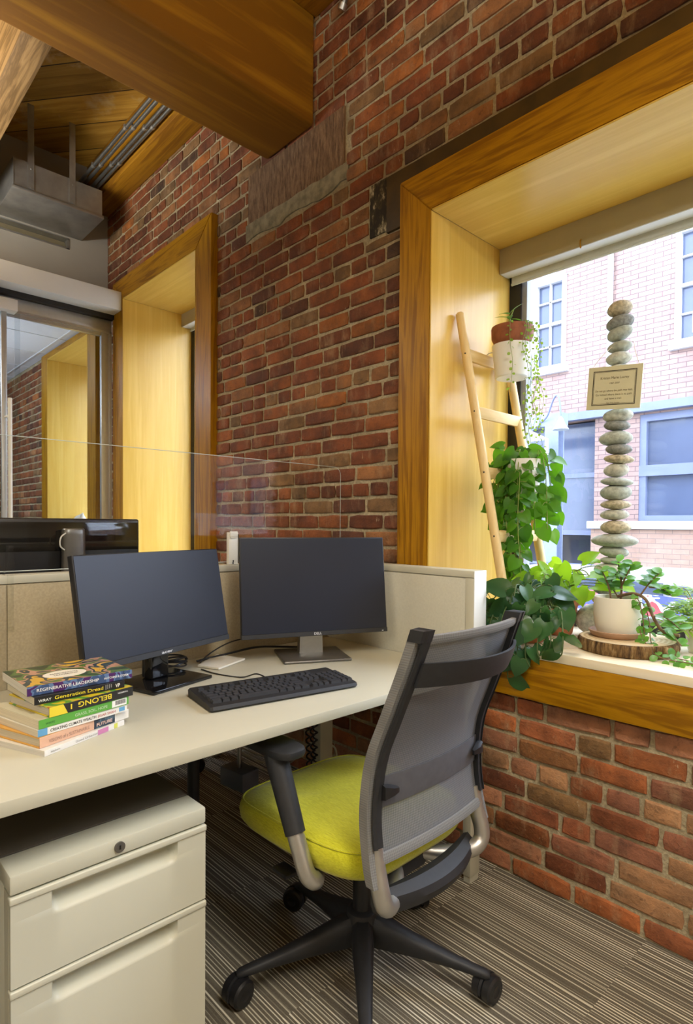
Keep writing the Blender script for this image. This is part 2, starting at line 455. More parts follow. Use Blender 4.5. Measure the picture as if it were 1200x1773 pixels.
# ------------------------------------------------------------------ helpers
class MB:
    """collects shapes (world coordinates) that become ONE mesh object"""
    def __init__(s):
        s.b = bmesh.new()

    def face(s, vs, mi=0):
        try:
            f = s.b.faces.new(vs)
            f.material_index = mi
            return f
        except ValueError:
            return None

    def box(s, x0, x1, y0, y1, z0, z1, bev=0.0, seg=2, mi=0, mat=None):
        M_ = Matrix.Translation(((x0 + x1) / 2, (y0 + y1) / 2, (z0 + z1) / 2)) @ Matrix.Diagonal((abs(x1 - x0), abs(y1 - y0), abs(z1 - z0), 1))
        if mat is not None:
            M_ = mat @ M_
        r = bmesh.ops.create_cube(s.b, size=1.0, matrix=M_)
        vs = r['verts']
        es = list({e for v in vs for e in v.link_edges})
        fs = list({f for v in vs for f in v.link_faces})
        for f in fs:
            f.material_index = mi
        if bev > 0:
            r = bmesh.ops.bevel(s.b, geom=es, offset=bev, segments=seg, profile=0.5, affect='EDGES', clamp_overlap=True)
            for f in r['faces']:
                f.material_index = mi
        return s

    def loft(s, rings, close=True, cap=True, mi=0):
        """rings: lists of points with equal length"""
        V = [[s.b.verts.new(p) for p in r] for r in rings]
        n = len(V[0])
        for a, b in zip(V, V[1:]):
            for i in range(n if close else n - 1):
                j = (i + 1) % n
                s.face([a[i], a[j], b[j], b[i]], mi)
        if cap and close:
            s.face(list(reversed(V[0])), mi)
            s.face(V[-1], mi)
        return s

    def tube(s, pts, rad, n=10, mi=0, cap=True, flat=1.0):
        pts = [Vector(p) for p in pts]
        rads = rad if isinstance(rad, (list, tuple)) else [rad] * len(pts)
        up = None
        rings = []
        for i, p in enumerate(pts):
            a = pts[max(0, i - 1)]
            c = pts[min(len(pts) - 1, i + 1)]
            d = (c - a)
            if d.length < 1e-9:
                d = Vector((0, 0, 1))
            d.normalize()
            if up is None:
                up = d.orthogonal().normalized() if abs(d.z) > 0.9 else Vector((0, 0, 1))
            sd = d.cross(up)
            if sd.length < 1e-6:
                sd = d.orthogonal()
            sd.normalize()
            up = sd.cross(d).normalized()
            rings.append([p + (sd * math.cos(2 * math.pi * k / n) + up * math.sin(2 * math.pi * k / n) * flat) * rads[i] for k in range(n)])
        return s.loft(rings, True, cap, mi)

    def lathe(s, prof, c, n=32, mi=0, sx=1.0, sy=1.0, cap=True):
        rings = [[(c[0] + r * sx * math.cos(2 * math.pi * k / n), c[1] + r * sy * math.sin(2 * math.pi * k / n), c[2] + z) for k in range(n)] for r, z in prof]
        return s.loft(rings, True, cap, mi)

    def prism(s, poly, d, mi=0):
        """poly: closed list of 3D points, d: extrusion vector"""
        d = Vector(d)
        return s.loft([[Vector(p) for p in poly], [Vector(p) + d for p in poly]], True, True, mi)

    def ball(s, c, r, sc=(1, 1, 1), mat=None, sub=3, jit=0.0, seed=0, mi=0):
        M_ = Matrix.Translation(c) @ (mat or Matrix()) @ Matrix.Diagonal((sc[0], sc[1], sc[2], 1))
        q = bmesh.ops.create_icosphere(s.b, subdivisions=sub, radius=r)
        for v in q['verts']:
            if jit:
                k = mnoise.noise(v.co / r * 0.75 + Vector((seed * 3.1, seed * 1.7, seed)))
                v.co *= 1 + jit * k
            v.co = M_ @ v.co
        for f in {f for v in q['verts'] for f in v.link_faces}:
            f.material_index = mi
        return s

    def build(s, name, mat, parent=None, sharp=38, mods=None):
        bmesh.ops.recalc_face_normals(s.b, faces=s.b.faces)
        off = Vector((0, 0, 0))
        p = parent
        while p is not None:
            off += p.location
            p = p.parent
        if parent is None and s.b.verts:
            xs = [v.co for v in s.b.verts]
            mn = Vector((min(v.x for v in xs), min(v.y for v in xs), min(v.z for v in xs)))
            mx = Vector((max(v.x for v in xs), max(v.y for v in xs), max(v.z for v in xs)))
            off = Vector(((mn.x + mx.x) / 2, (mn.y + mx.y) / 2, mn.z))
        bmesh.ops.translate(s.b, verts=s.b.verts, vec=-off)
        me = bpy.data.meshes.new(name)
        s.b.to_mesh(me)
        s.b.free()
        for x in (mat if isinstance(mat, (list, tuple)) else [mat]):
            me.materials.append(x)
        me.polygons.foreach_set('use_smooth', [True] * len(me.polygons))
        if sharp:
            me.set_sharp_from_angle(angle=R(sharp))
        o = bpy.data.objects.new(name, me)
        COL.objects.link(o)
        if parent is not None:
            o.parent = parent
        else:
            o.location = off
        return o


def tag(o, label=None, cat=None, group=None, kind=None):
    if label:
        o['label'] = label
    if cat:
        o['category'] = cat
    if group:
        o['group'] = group
    if kind:
        o['kind'] = kind
    return o


def thing(name, label, cat, loc, group=None):
    o = bpy.data.objects.new(name, None)
    o.empty_display_size = 0.05
    o.location = loc
    COL.objects.link(o)
    return tag(o, label, cat, group)


def struct(name, mb, mat, parent=None, sharp=38):
    o = mb.build(name, mat, parent, sharp)
    if parent is None:
        o['kind'] = 'structure'
    return o


def sempty(name, loc):
    o = bpy.data.objects.new(name, None)
    o.location = loc
    COL.objects.link(o)
    o['kind'] = 'structure'
    return o


def text(name, s, size, origin, xdir, ydir, mat, parent, extrude=0.0003, align='LEFT', width=None, bold=0.0):
    """lettering as a mesh; origin = baseline start, xdir reading direction, ydir up"""
    cu = bpy.data.curves.new(name, 'FONT')
    cu.body = s
    cu.size = 1.0
    cu.align_x = align
    cu.extrude = 0.0
    cu.offset = bold
    ob = bpy.data.objects.new(name + '_tmp', cu)
    COL.objects.link(ob)
    bpy.context.view_layer.update()
    dg = bpy.context.evaluated_depsgraph_get()
    me = bpy.data.meshes.new_from_object(ob.evaluated_get(dg))
    bpy.data.objects.remove(ob)
    bpy.data.curves.remove(cu)
    xs = [v.co.x for v in me.vertices]
    w = max(xs) - min(xs)
    x_ = Vector(xdir).normalized()
    y_ = Vector(ydir).normalized()
    z_ = x_.cross(y_)
    sx = size if width is None else width / w
    off = Vector((0, 0, 0))
    p = parent
    while p is not None:
        off += p.location
        p = p.parent
    for v in me.vertices:
        co = v.co
        v.co = Vector(origin) + x_ * co.x * sx + y_ * co.y * size + z_ * (co.z + extrude) - off
    me.materials.clear()
    me.materials.append(mat)
    o = bpy.data.objects.new(name, me)
    COL.objects.link(o)
    o.parent = parent
    return o


def smooth_path(pts, n=6):
    """Catmull-Rom through points"""
    P = [Vector(p) for p in pts]
    out = []
    for i in range(len(P) - 1):
        p0, p1, p2, p3 = P[max(0, i - 1)], P[i], P[i + 1], P[min(len(P) - 1, i + 2)]
        for k in range(n):
            t_ = k / n
            out.append(0.5 * ((2 * p1) + (p2 - p0) * t_ + (2 * p0 - 5 * p1 + 4 * p2 - p3) * t_ ** 2 + (3 * p1 - p0 - 3 * p2 + p3) * t_ ** 3))
    out.append(P[-1])
    return out


# ------------------------------------------------------------------ room shell
CEIL = 3.88
WIN = [(-1.417, 0.60, 0.80, 2.386), (-4.252, -3.206, 0.80, 2.825), (-5.99, -4.965, 0.80, 2.73)]
TR = [(0.163, 0.163, 0.167), (0.187, 0.187, 0.158), (0.18, 0.18, 0.06)]     # trim width: side, side, head
XW0, XW1 = -8.0, 3.0


def wall_with_holes(mb, x0, x1, y0, y1, z0, z1, holes, mi=0):
    xs = sorted({x0, x1} | {h[0] for h in holes} | {h[1] for h in holes})
    zs = sorted({z0, z1} | {h[2] for h in holes} | {h[3] for h in holes})
    for a, b in zip(xs, xs[1:]):
        run = None
        for c, d in zip(zs, zs[1:]):
            hole = any(h[0] <= (a + b) / 2 <= h[1] and h[2] <= (c + d) / 2 <= h[3] for h in holes)
            if not hole:
                mb.box(a, b, y0, y1, c, d, mi=mi)


mb = MB()
wall_with_holes(mb, XW0, XW1, 0.007, 0.60, -0.2, CEIL + 0.3, [(w[0] - 0.02, w[1] + 0.02, w[2] - 0.10, w[3] + 0.02) for w in WIN])
rng = random.Random(7)
tint = mb.b.loops.layers.float_color.new('brick_tint')
COURSE, BL, BH, MJ = 0.0695, 0.203, 0.0582, 0.0105
excl = []
for w, tr in zip(WIN, TR):
    excl.append((w[0] - tr[0] + 0.012, w[1] + tr[1] - 0.012, 0.633 + 0.012, w[3] + tr[2] - 0.012))
excl.append((-2.70, -1.94, 2.715, 3.06))          # sandstone bearing block and its bed
excl.append((-1.683, 0.9, 2.405, 2.635))          # stained lintel
excl.append((-1.787, -1.683, 2.415, 2.64))        # blackened patch
excl.append((-8.1, -6.15, 2.80, 4.2))
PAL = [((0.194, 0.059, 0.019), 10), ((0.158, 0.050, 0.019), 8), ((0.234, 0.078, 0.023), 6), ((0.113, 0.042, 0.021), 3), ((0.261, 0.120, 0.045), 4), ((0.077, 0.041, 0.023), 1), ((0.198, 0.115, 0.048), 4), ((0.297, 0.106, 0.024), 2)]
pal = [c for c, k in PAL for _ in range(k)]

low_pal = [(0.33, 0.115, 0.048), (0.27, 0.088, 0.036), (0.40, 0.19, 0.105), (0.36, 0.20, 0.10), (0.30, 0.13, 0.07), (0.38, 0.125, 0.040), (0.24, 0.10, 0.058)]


def brick(x0, x1, z0, z1):
    for e in excl:                                   # cut against openings
        if x1 > e[0] and x0 < e[1] and z1 > e[2] and z0 < e[3]:
            if z0 >= e[2] - 0.02 and z1 <= e[3] + 0.02 or (min(z1, e[3]) - max(z0, e[2])) > 0.03:
                if x0 < e[0] - 0.03:
                    brick(x0, e[0] - 0.006, z0, z1)
                if x1 > e[1] + 0.03:
                    brick(e[1] + 0.006, x1, z0, z1)
                return
            if z0 < e[2]:
                z1 = min(z1, e[2] - 0.004)
            else:
                z0 = max(z0, e[3] + 0.004)
            if z1 - z0 < 0.012:
                return
    if x1 - x0 < 0.02:
        return
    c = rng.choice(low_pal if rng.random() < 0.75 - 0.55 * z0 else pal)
    k = rng.uniform(0.82, 1.18)
    col = (c[0] * k, c[1] * k, c[2] * k, 1)
    j = lambda s: rng.uniform(-s, s)
    nx = max(2, int((x1 - x0) / 0.045))
    xs = [x0 + (x1 - x0) * i / nx for i in range(nx + 1)]
    fy = rng.uniform(-0.003, 0.002)
    ring = [(x, z0) for x in xs] + [(x1, (z0 + z1) / 2)] + [(x, z1) for x in reversed(xs)] + [(x0, (z0 + z1) / 2)]
    cx, cz = (x0 + x1) / 2, (z0 + z1) / 2
    outer, mid, inn = [], [], []
    for (x, z) in ring:
        jx, jz = j(0.0022), j(0.0018)
        corner = (x in (x0, x1)) and (z in (z0, z1))
        q = 0.0025 if corner else 0.0
        sx, sz = (1 if x < cx else -1), (1 if z < cz else -1)
        outer.append((x + jx + sx * q, 0.012, z + jz + sz * q))
        mid.append((x + jx + sx * (q + 0.001), 0.003 + fy, z + jz + sz * (q + 0.001)))
        inn.append((x + jx + sx * (q + 0.006 if abs(x - cx) > abs(x1 - x0) * 0.4 else 0), fy + j(0.0008), z + jz + sz * (0.006 + q) if abs(z - cz) > 0.01 else z))
    V = [[mb.b.verts.new(p) for p in r] for r in (outer, mid, inn)]
    n = len(ring)
    fs = []
    for a, b in zip(V, V[1:]):
        for i in range(n):
            fs.append(mb.face([a[i], a[(i + 1) % n], b[(i + 1) % n], b[i]], 1))
    fs.append(mb.face(V[2], 1))
    for f in fs:
        if f:
            for lp in f.loops:
                lp[tint] = col


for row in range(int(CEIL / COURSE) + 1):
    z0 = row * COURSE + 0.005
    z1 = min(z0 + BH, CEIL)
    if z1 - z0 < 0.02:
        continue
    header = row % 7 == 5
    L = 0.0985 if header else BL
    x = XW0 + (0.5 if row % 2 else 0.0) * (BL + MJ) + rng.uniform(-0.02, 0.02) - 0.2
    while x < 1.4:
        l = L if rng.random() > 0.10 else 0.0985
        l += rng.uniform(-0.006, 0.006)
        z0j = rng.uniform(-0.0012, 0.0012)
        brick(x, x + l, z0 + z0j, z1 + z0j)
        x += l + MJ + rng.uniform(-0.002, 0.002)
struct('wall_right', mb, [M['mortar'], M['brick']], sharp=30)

# stone bearing block, its mortar bed, the lintel and the blackened patch are set in the wall
mb = MB()
mb.box(-2.70, -1.945, -0.004, 0.03, 2.80, 3.062, 0.006)
struct('trim_1', mb, M['sandstone'])
mb = MB()
n = 16
top = [(-2.72 + 0.80 * i / n, -0.003 + rng.uniform(-.002, .002), 2.805) for i in range(n + 1)]
bot = [(-2.72 + 0.80 * i / n, -0.001, 2.722 + 0.012 * math.sin(i * 0.9) + rng.uniform(-0.006, 0.006)) for i in range(n + 1)]
for i in range(n):
    mb.prism([bot[i], bot[i + 1], top[i + 1], top[i]], (0, 0.02, 0))
struct('trim_2', mb, M['grey_mortar'])
mb = MB()
mb.box(-1.683, 0.9, -0.006, 0.03, 2.405, 2.632, 0.003)
struct('trim_3', mb, M['dark_wood'])
mb = MB()
mb.box(-1.785, -1.685, -0.001, 0.03, 2.418, 2.638, 0.004)
struct('trim_4', mb, M['black_patch'])

mb = MB()
mb.box(XW0, XW1, -7.0, 0.3, -0.12, 0.0)
struct('floor', mb, M['carpet'])
mb = MB()
mb.box(-4.63, XW1, -7.0, 0.0, CEIL, CEIL + 0.12)
mb.box(XW0, -4.63, -7.0, 0.0, CEIL, CEIL + 0.12)
struct('ceiling', mb, M['deck'])
mb = MB()
mb.box(XW0, -4.70, -7.0, 0.0, 2.80, 2.88)
for k in range(6):
    mb.box(XW0, -4.70, -0.10 - k * 0.6, -0.085 - k * 0.6, 2.795, 2.80)
for k in range(6):
    mb.box(-4.9 - k * 0.6, -4.885 - k * 0.6, -7, 0, 2.796, 2.80)
struct('ceiling_tile', mb, M['acoustic'])
mb = MB()
mb.box(XW0, XW1, -7.12, -7.0, 0, CEIL + 0.1)
struct('wall_back', mb, M['room_paint'])
mb = MB()
mb.box(XW1, XW1 + 0.1, -7.0, 0.6, 0, CEIL + 0.1)
struct('wall_near', mb, M['room_paint'])
mb = MB()
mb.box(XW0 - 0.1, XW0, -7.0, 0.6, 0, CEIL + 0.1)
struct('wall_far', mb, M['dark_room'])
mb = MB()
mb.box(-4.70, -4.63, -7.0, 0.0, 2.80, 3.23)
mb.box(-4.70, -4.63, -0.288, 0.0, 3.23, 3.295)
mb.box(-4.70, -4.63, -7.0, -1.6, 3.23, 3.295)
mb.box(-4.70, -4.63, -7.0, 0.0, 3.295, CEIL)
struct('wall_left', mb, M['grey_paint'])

# heavy timbers
mb = MB()
mb.box(-2.52, -2.148, -7.0, -0.004, 3.065, 3.60, 0.016, 3)
struct('ceiling_beam', mb, M['beam'])
mb = MB()
mb.box(-4.63, -2.52, -0.158, 0.0, 3.56, CEIL, 0.006)
mb.box(-2.148, 2.0, -0.158, 0.0, 3.56, CEIL, 0.006)
struct('ceiling_beam', mb, M['ledger'])
mb = MB()
mb.box(-4.63, -2.44, -1.065, -0.945, 3.30, CEIL, 0.004)
struct('ceiling_beam', mb, M['joist'])

# ------------------------------------------------------------------ windows in the brick wall
nt = [5]


def trim(mb, mat):
    o = struct('trim_%d' % nt[0], mb, mat)
    nt[0] += 1
    return o


PY = -0.038
for wi, (w, tr) in enumerate(zip(WIN, TR)):
    xl, xr, zb, zt = w
    a, b, h = tr
    zlo = 0.633
    # mitred casing boards
    def board(p, mat):
        mb = MB()
        mb.prism([(x, PY, z) for x, z in p], (0, 0.05, 0))
        bmesh.ops.bevel(mb.b, geom=list(mb.b.edges), offset=0.003, segments=2, affect='EDGES', clamp_overlap=True)
        trim(mb, mat)
    q = 0.0065
    board([(xl - a, zlo), (xl - q, zlo), (xl - q, zt + q), (xl - a, zt + h)], M['oak_z'])
    board([(xr + q, zlo), (xr + b, zlo), (xr + b, zt + h), (xr + q, zt + q)], M['oak_z'])
    board([(xl - a, zt + h), (xl - q, zt + q), (xr + q, zt + q), (xr + b, zt + h)], M['oak_x'])
    mb = MB()
    mb.box(xl + 0.0005, xr - 0.0005, PY, 0.0, zlo, zb - 0.03, 0.001)
    trim(mb, M['oak_x'])
    # liner boards of the deep reveal
    mb = MB()
    mb.box(xl - 0.006, xl, PY - 0.0008, 0.56, zb, zt, 0.001, 1)
    trim(mb, M['maple_z'])
    mb = MB()
    mb.box(xr, xr + 0.006, PY - 0.0008, 0.56, zb, zt, 0.001, 1)
    trim(mb, M['maple_z'])
    mb = MB()
    mb.box(xl, xr, PY - 0.0008, 0.56, zt, zt + 0.006, 0.001, 1)
    trim(mb, M['maple_x'])
    mb = MB()
    mb.box(xl + 0.0005, xr - 0.0005, PY, 0.56, zb - 0.0295, zb, 0.002)
    trim(mb, M['sill'])
    # window unit
    root = sempty('window_%d' % (wi + 1), ((xl + xr) / 2, 0.53, zb))
    mb = MB()
    mb.box(xl, xl + 0.055, 0.505, 0.575, zb, zt)
    mb.box(xr - 0.055, xr, 0.505, 0.575, zb, zt)
    mb.box(xl + 0.055, xr - 0.055, 0.505, 0.575, zb, zb + 0.045)
    mb.box(xl + 0.055, xr - 0.055, 0.505, 0.575, zt - 0.055, zt)
    mb.build('window_frame', M['frame_black'], root)
    mb = MB()
    mb.box(xl + 0.055, xl + 0.08, 0.515, 0.565, zb + 0.045, zt - 0.055)
    mb.box(xr - 0.08, xr - 0.055, 0.515, 0.565, zb + 0.045, zt - 0.055)
    mb.box(xl + 0.08, xr - 0.08, 0.515, 0.565, zb + 0.045, zb + 0.065)
    mb.build('window_sash', M['frame_grey'], root)
    mb = MB()
    mb.box(xl + 0.07, xr - 0.07, 0.540, 0.544, zb + 0.05, zt - 0.06)
    mb.build('window_glass', M['window_glass'], root)

# roller blinds with box valances
def roller_blind(xl, xr, zt, zbv, label, drop):
    t_ = thing('roller_blind', label, 'window blind', ((xl + xr) / 2, 0.45, zt), 'roller blinds at the window heads')
    mb = MB()
    mb.box(xl + 0.002, xr - 0.002, 0.420, 0.426, zbv, zt - 0.001)
    mb.build('valance', M['valance'], t_)
    mb = MB()
    mb.box(xl + 0.002, xr - 0.002, 0.4265, 0.488, zbv + 0.001, zbv + 0.006)
    mb.build('valance_return', M['white_paint'], t_)
    mb = MB()
    mb.tube([(xl + 0.02, 0.468, zt - 0.045), (xr - 0.02, 0.468, zt - 0.045)], 0.022, 16)
    mb.build('roller', M['blind'], t_)
    mb = MB()
    mb.box(xl + 0.02, xr - 0.02, 0.489, 0.491, zbv - drop, zt - 0.045)
    mb.tube([(xl + 0.02, 0.490, zbv - drop), (xr - 0.02, 0.490, zbv - drop)], 0.006, 8)
    mb.build('blind_fabric', M['blind'], t_)
    return t_


rb = roller_blind(-1.417, 0.60, 2.386, 2.280, 'beige boxed roller blind rolled up above the stone tower', 0.03)
roller_blind(-4.252, -3.206, 2.825, 2.728, 'beige boxed roller blind in the tall narrow window beside the glass partition', 0.02)
mb = MB()
mb.tube(smooth_path([(-1.055, 0.418, 2.305), (-1.055, 0.412, 2.300), (-1.055, 0.410, 2.285), (-1.055, 0.413, 2.272), (-1.055, 0.418, 2.278)]), 0.0025, 6)
mb.build('hook', M['oak_z'], rb)

# ------------------------------------------------------------------ glass partition of the far office
mb = MB()
mb.box(-4.63, -4.273, -7.0, -0.040, 2.745, 2.878, 0.004)
trim(mb, M['white_paint'])
mb = MB()
mb.box(-4.56, -4.41, -7.0, -0.039, 2.712, 2.745)
trim(mb, M['frame_black'])
pt = sempty('window_4', (-4.45, -0.5, 0.0))
mb = MB()
mb.box(-4.49, -4.45, -7.0, -0.044, 2.627, 2.710, 0.002)
mb.box(-4.495, -4.443, -7.0, -0.0445, 2.612, 2.628)
mb.box(-4.49, -4.46, -7.0, -0.10, 2.590, 2.612)
mb.box(-4.485, -4.45, -0.118, -0.046, 0.0, 2.627, 0.002)
mb.box(-4.495, -4.443, -0.062, -0.044, 0.0, 2.627)
mb.box(-4.49, -4.45, -7.0, -0.118, 0.0, 0.06)
mb.build('partition_frame', M['alu'], pt)
mb = MB()
mb.box(-4.472, -4.464, -0.69, -0.118, 0.06, 2.60)
mb.build('partition_glass', M['partition_glass'], pt)
dr = sempty('door_1', (-4.42, -0.9, 0.0))
mb = MB()
mb.box(-4.435, -4.405, -0.785, -0.752, 0.02, 2.60, 0.003)
mb.box(-4.435, -4.405, -1.75, -1.71, 0.02, 2.60, 0.003)
mb.box(-4.435, -4.405, -1.71, -0.785, 0.02, 0.12, 0.003)
mb.build('door_frame', M['alu'], dr)
mb = MB()
mb.box(-4.44, -4.35, -1.8, -0.70, 2.592, 2.668, 0.003)
mb.build('door_track_cover', M['white_paint'], dr)
mb = MB()
mb.box(-4.424, -4.416, -1.71, -0.67, 0.10, 2.60)
mb.build('door_glass', M['partition_glass'], dr)
mb = MB()
mb.tube([(-4.365, -0.745, 0.72), (-4.365, -0.745, 2.02)], 0.013, 14)
mb.tube([(-4.365, -0.745, 0.9), (-4.41, -0.765, 0.9)], 0.007, 8)
mb.tube([(-4.365, -0.745, 1.9), (-4.41, -0.765, 1.9)], 0.007, 8)
mb.build('door_pull', M['white_ceramic'], dr)
# ------------------------------------------------------------------ things at the ceiling
t_ = thing('air_duct', 'galvanised sheet metal duct box hanging on two straps under the plank ceiling', 'air duct', (-4.42, -0.49, 3.31))
mb = MB()
mb.box(-4.628, -4.20, -0.764, -0.206, 3.335, 3.51)
mb.box(-4.203, -4.197, -0.762, -0.758, 3.335, 3.51)
mb.box(-4.199, -4.196, -0.43, -0.208, 3.336, 3.508)
mb.build('duct_box', M['galv'], t_)
mb = MB()
mb.box(-4.628, -4.188, -0.770, -0.198, 3.314, 3.334, 0.003)
mb.build('duct_flange', M['galv'], t_)
for y in (-0.660, -0.405):
    mb = MB()
    mb.box(-4.196, -4.193, y - 0.019, y + 0.019, 3.345, CEIL)
    for z in (3.35, 3.47):
        mb.ball((-4.192, y, z), 0.005, sub=1)
    mb.build('hanger_strap', M['galv'], t_)
t_ = thing('air_vent', 'slim brass-edged air slot in the grey wall under the duct', 'vent', (-4.62, -0.9, 3.22))
mb = MB()
mb.box(-4.70, -4.625, -1.6, -0.288, 3.222, 3.232)
mb.box(-4.70, -4.625, -1.6, -0.288, 3.293, 3.30)
mb.box(-4.69, -4.625, -0.298, -0.284, 3.222, 3.30)
mb.build('vent_frame', M['galv'], t_)
mb = MB()
mb.prism([(-4.69, -1.6, 3.292), (-4.69, -1.6, 3.24), (-4.64, -1.6, 3.232)], (0, 1.30, 0))
mb.build('vent_blade', plain('pale_brass', (0.52, 0.46, 0.30, 1), 0.35, 0.5), t_)

for k, (y, z, lab) in enumerate(((-0.186, 3.60, 'steel conduit along the ceiling, closest to the brick wall'),
                                 (-0.214, 3.605, 'steel conduit along the ceiling, second from the brick wall'),
                                 (-0.262, 3.61, 'steel conduit along the ceiling, third from the brick wall'),
                                 (-0.290, 3.62, 'steel conduit along the ceiling, farthest from the brick wall'))):
    t_ = thing('conduit', lab, 'pipe', (-3.6, y, z), 'steel conduits under the plank ceiling')
    mb = MB()
    mb.tube([(-4.62, y, z), (-2.50, y, z)], 0.0115, 12)
    mb.build('pipe', M['steel_pipe'], t_)
    for x in (-3.45 - 0.05 * k, -3.95 - 0.06 * k):
        mb = MB()
        mb.tube([(x - 0.012, y, z), (x + 0.012, y, z)], 0.0145, 12)
        mb.box(x - 0.008, x + 0.008, y - 0.0125, y + 0.0125, z + 0.012, z + 0.016)
        mb.build('pipe_clamp', M['silver'], t_)
t_ = thing('conduit', 'short steel conduit end beside the big beam at the top of the brick wall', 'pipe', (-1.92, -0.03, 3.46))
mb = MB()
mb.tube(smooth_path([(-1.935, -0.03, 3.455), (-1.90, -0.035, 3.50), (-1.86, -0.06, 3.55), (-1.80, -0.13, 3.555)]), 0.013, 12)
mb.build('pipe', M['steel_pipe'], t_)
mb = MB()
mb.tube([(-1.938, -0.03, 3.452), (-1.923, -0.031, 3.471)], 0.018, 12)
mb.build('pipe_collar', M['silver'], t_)

# ------------------------------------------------------------------ workstation panels, desk, cabinet
t_ = thing('desk_partition', 'pale end panel parallel to the brick wall, behind the chair', 'office partition', (-1.53, -0.118, 0.0))
mb = MB()
mb.box(-1.855, -1.1335, -0.148, -0.088, 0.66, 1.028)
mb.build('panel_core', M['panel_light'], t_)
mb = MB()
mb.box(-1.855, -1.166, -0.153, -0.147, 0.72, 1.026, 0.002)
mb.build('panel_pad', M['panel_light'], t_)
mb = MB()
mb.box(-1.93, -1.1335, -0.153, -0.083, 1.0295, 1.0525, 0.002)
mb.build('top_cap', M['laminate'], t_)
mb = MB()
mb.box(-1.1335, -1.1295, -0.153, -0.083, 0.62, 1.0525, 0.0015)
mb.build('end_cap', M['white_paint'], t_)
mb = MB()
mb.box(-1.165, -1.1335, -0.153, -0.098, 0.022, 0.66, 0.001)
mb.box(-1.165, -1.1335, -0.1535, -0.098, 0.66, 1.028, 0.001)
lg = mb.build('leg', M['laminate'], t_)
mb = MB()
mb.box(-1.162, -1.1365, -0.150, -0.101, 0.0, 0.0215)
mb.build('leveling_foot', M['laminate'], lg)

t_ = thing('desk_partition', 'beige fabric panel running behind both monitors', 'office partition', (-1.895, -1.3, 0.0))
mb = MB()
mb.box(-1.925, -1.865, -2.6, -0.155, 0.42, 1.028)
mb.build('panel_core', M['panel_fabric'], t_)
mb = MB()
mb.box(-1.866, -1.859, -2.6, -1.362, 0.72, 1.026, 0.002)
mb.build('panel_pad', M['panel_fabric'], t_)
mb = MB()
mb.box(-1.866, -1.859, -1.359, -0.155, 0.72, 1.026, 0.002)
mb.build('panel_pad', M['panel_fabric'], t_)
mb = MB()
mb.box(-1.93, -1.860, -2.6, -0.1535, 1.0295, 1.0525, 0.002)
mb.build('top_cap', M['laminate'], t_)
mb = MB()
mb.box(-1.775, -1.735, -0.300, -0.235, 0.0, 0.703, 0.002)
mb.build('leg', M['cream_metal'], t_)

t_ = thing('desk', 'cream office desktop carrying two monitors, books and a keyboard', 'desk', (-1.49, -1.3, 0.70))
mb = MB()
mb.box(-1.857, -1.114, -2.6, -0.1545, 0.704, 0.731, 0.0018)
mb.build('desktop', M['laminate'], t_)
mb = MB()
mb.box(-1.80, -1.73, -2.5, -0.30, 0.675, 0.703)
mb.build('frame_rail', M['black_matte'], t_)
mb = MB()
mb.tube(smooth_path([(-1.75, -0.84, 0.70), (-1.75, -0.84, 0.4), (-1.75, -0.84, 0.001)]), 0.02, 10)
mb.build('leg', M['black_matte'], t_)

# clear screen on top of the back panel
t_ = thing('desk_screen', 'clear glass privacy screen with a rounded corner above the back panel', 'glass screen', (-1.895, -1.3, 1.0625))
mb = MB()
zt_, zb_, ye = 1.452, 1.0625, -0.055
poly = [(-1.898, -2.6, zb_), (-1.898, ye, zb_), (-1.898, ye, zt_ - 0.035)]
for k in range(1, 7):
    a = R(15 * k)
    poly.append((-1.898, ye - 0.035 + 0.035 * math.cos(a), zt_ - 0.035 + 0.035 * math.sin(a)))
poly.append((-1.898, -2.6, zt_))
mb.prism(poly, (0.005, 0, 0))
mb.build('pane', M['screen_glass'], t_)
mb = MB()
for a, b in zip(poly[1:], poly[2:]):
    mb.tube([(-1.8955, a[1], a[2]), (-1.8955, b[1], b[2])], 0.0012, 6)
mb.tube([(-1.8955, -2.6, zb_), (-1.8955, ye, zb_)], 0.0015, 6)
mb.build('polished_edge', M['glass_edge'], t_)
t_ = thing('screen_clip', 'clear acrylic clip holding the glass on the back panel above the books', 'clip', (-1.87, -1.352, 0.9))
mb = MB()
mb.prism([(-1.856, -1.366, 1.054), (-1.856, -1.338, 1.054), (-1.856, -1.343, 1.095), (-1.856, -1.344, 1.137), (-1.856, -1.356, 1.137), (-1.856, -1.358, 1.095)], (-0.03, 0, 0))
mb.build('upper_jaw', M['acrylic'], t_)
mb = MB()
mb.box(-1.858, -1.850, -1.360, -1.345, 0.90, 1.056, 0.001)
mb.box(-1.858, -1.846, -1.360, -1.345, 0.895, 0.908, 0.001)
mb.build('lower_blade', M['acrylic'], t_)
t_ = thing('screen_bracket', 'white bracket standing on the back panel between the two monitors', 'bracket', (-1.885, -0.607, 1.0525))
mb = MB()
mb.box(-1.892, -1.876, -0.629, -0.588, 1.0527, 1.172, 0.002)
mb.build('post', M['white_plastic'], t_)
mb = MB()
mb.box(-1.8755, -1.871, -0.626, -0.594, 1.155, 1.176, 0.001)
mb.box(-1.8755, -1.872, -0.622, -0.600, 1.150, 1.1545)
mb.build('clamp_cap', M['white_plastic'], t_)
mb = MB()
mb.box(-1.8755, -1.8745, -0.613, -0.609, 1.055, 1.062)
mb.box(-1.8755, -1.8745, -0.612, -0.608, 1.063, 1.069)
mb.box(-1.880, -1.875, -0.590, -0.587, 1.058, 1.165)
mb.build('slot', M['black_matte'], t_)

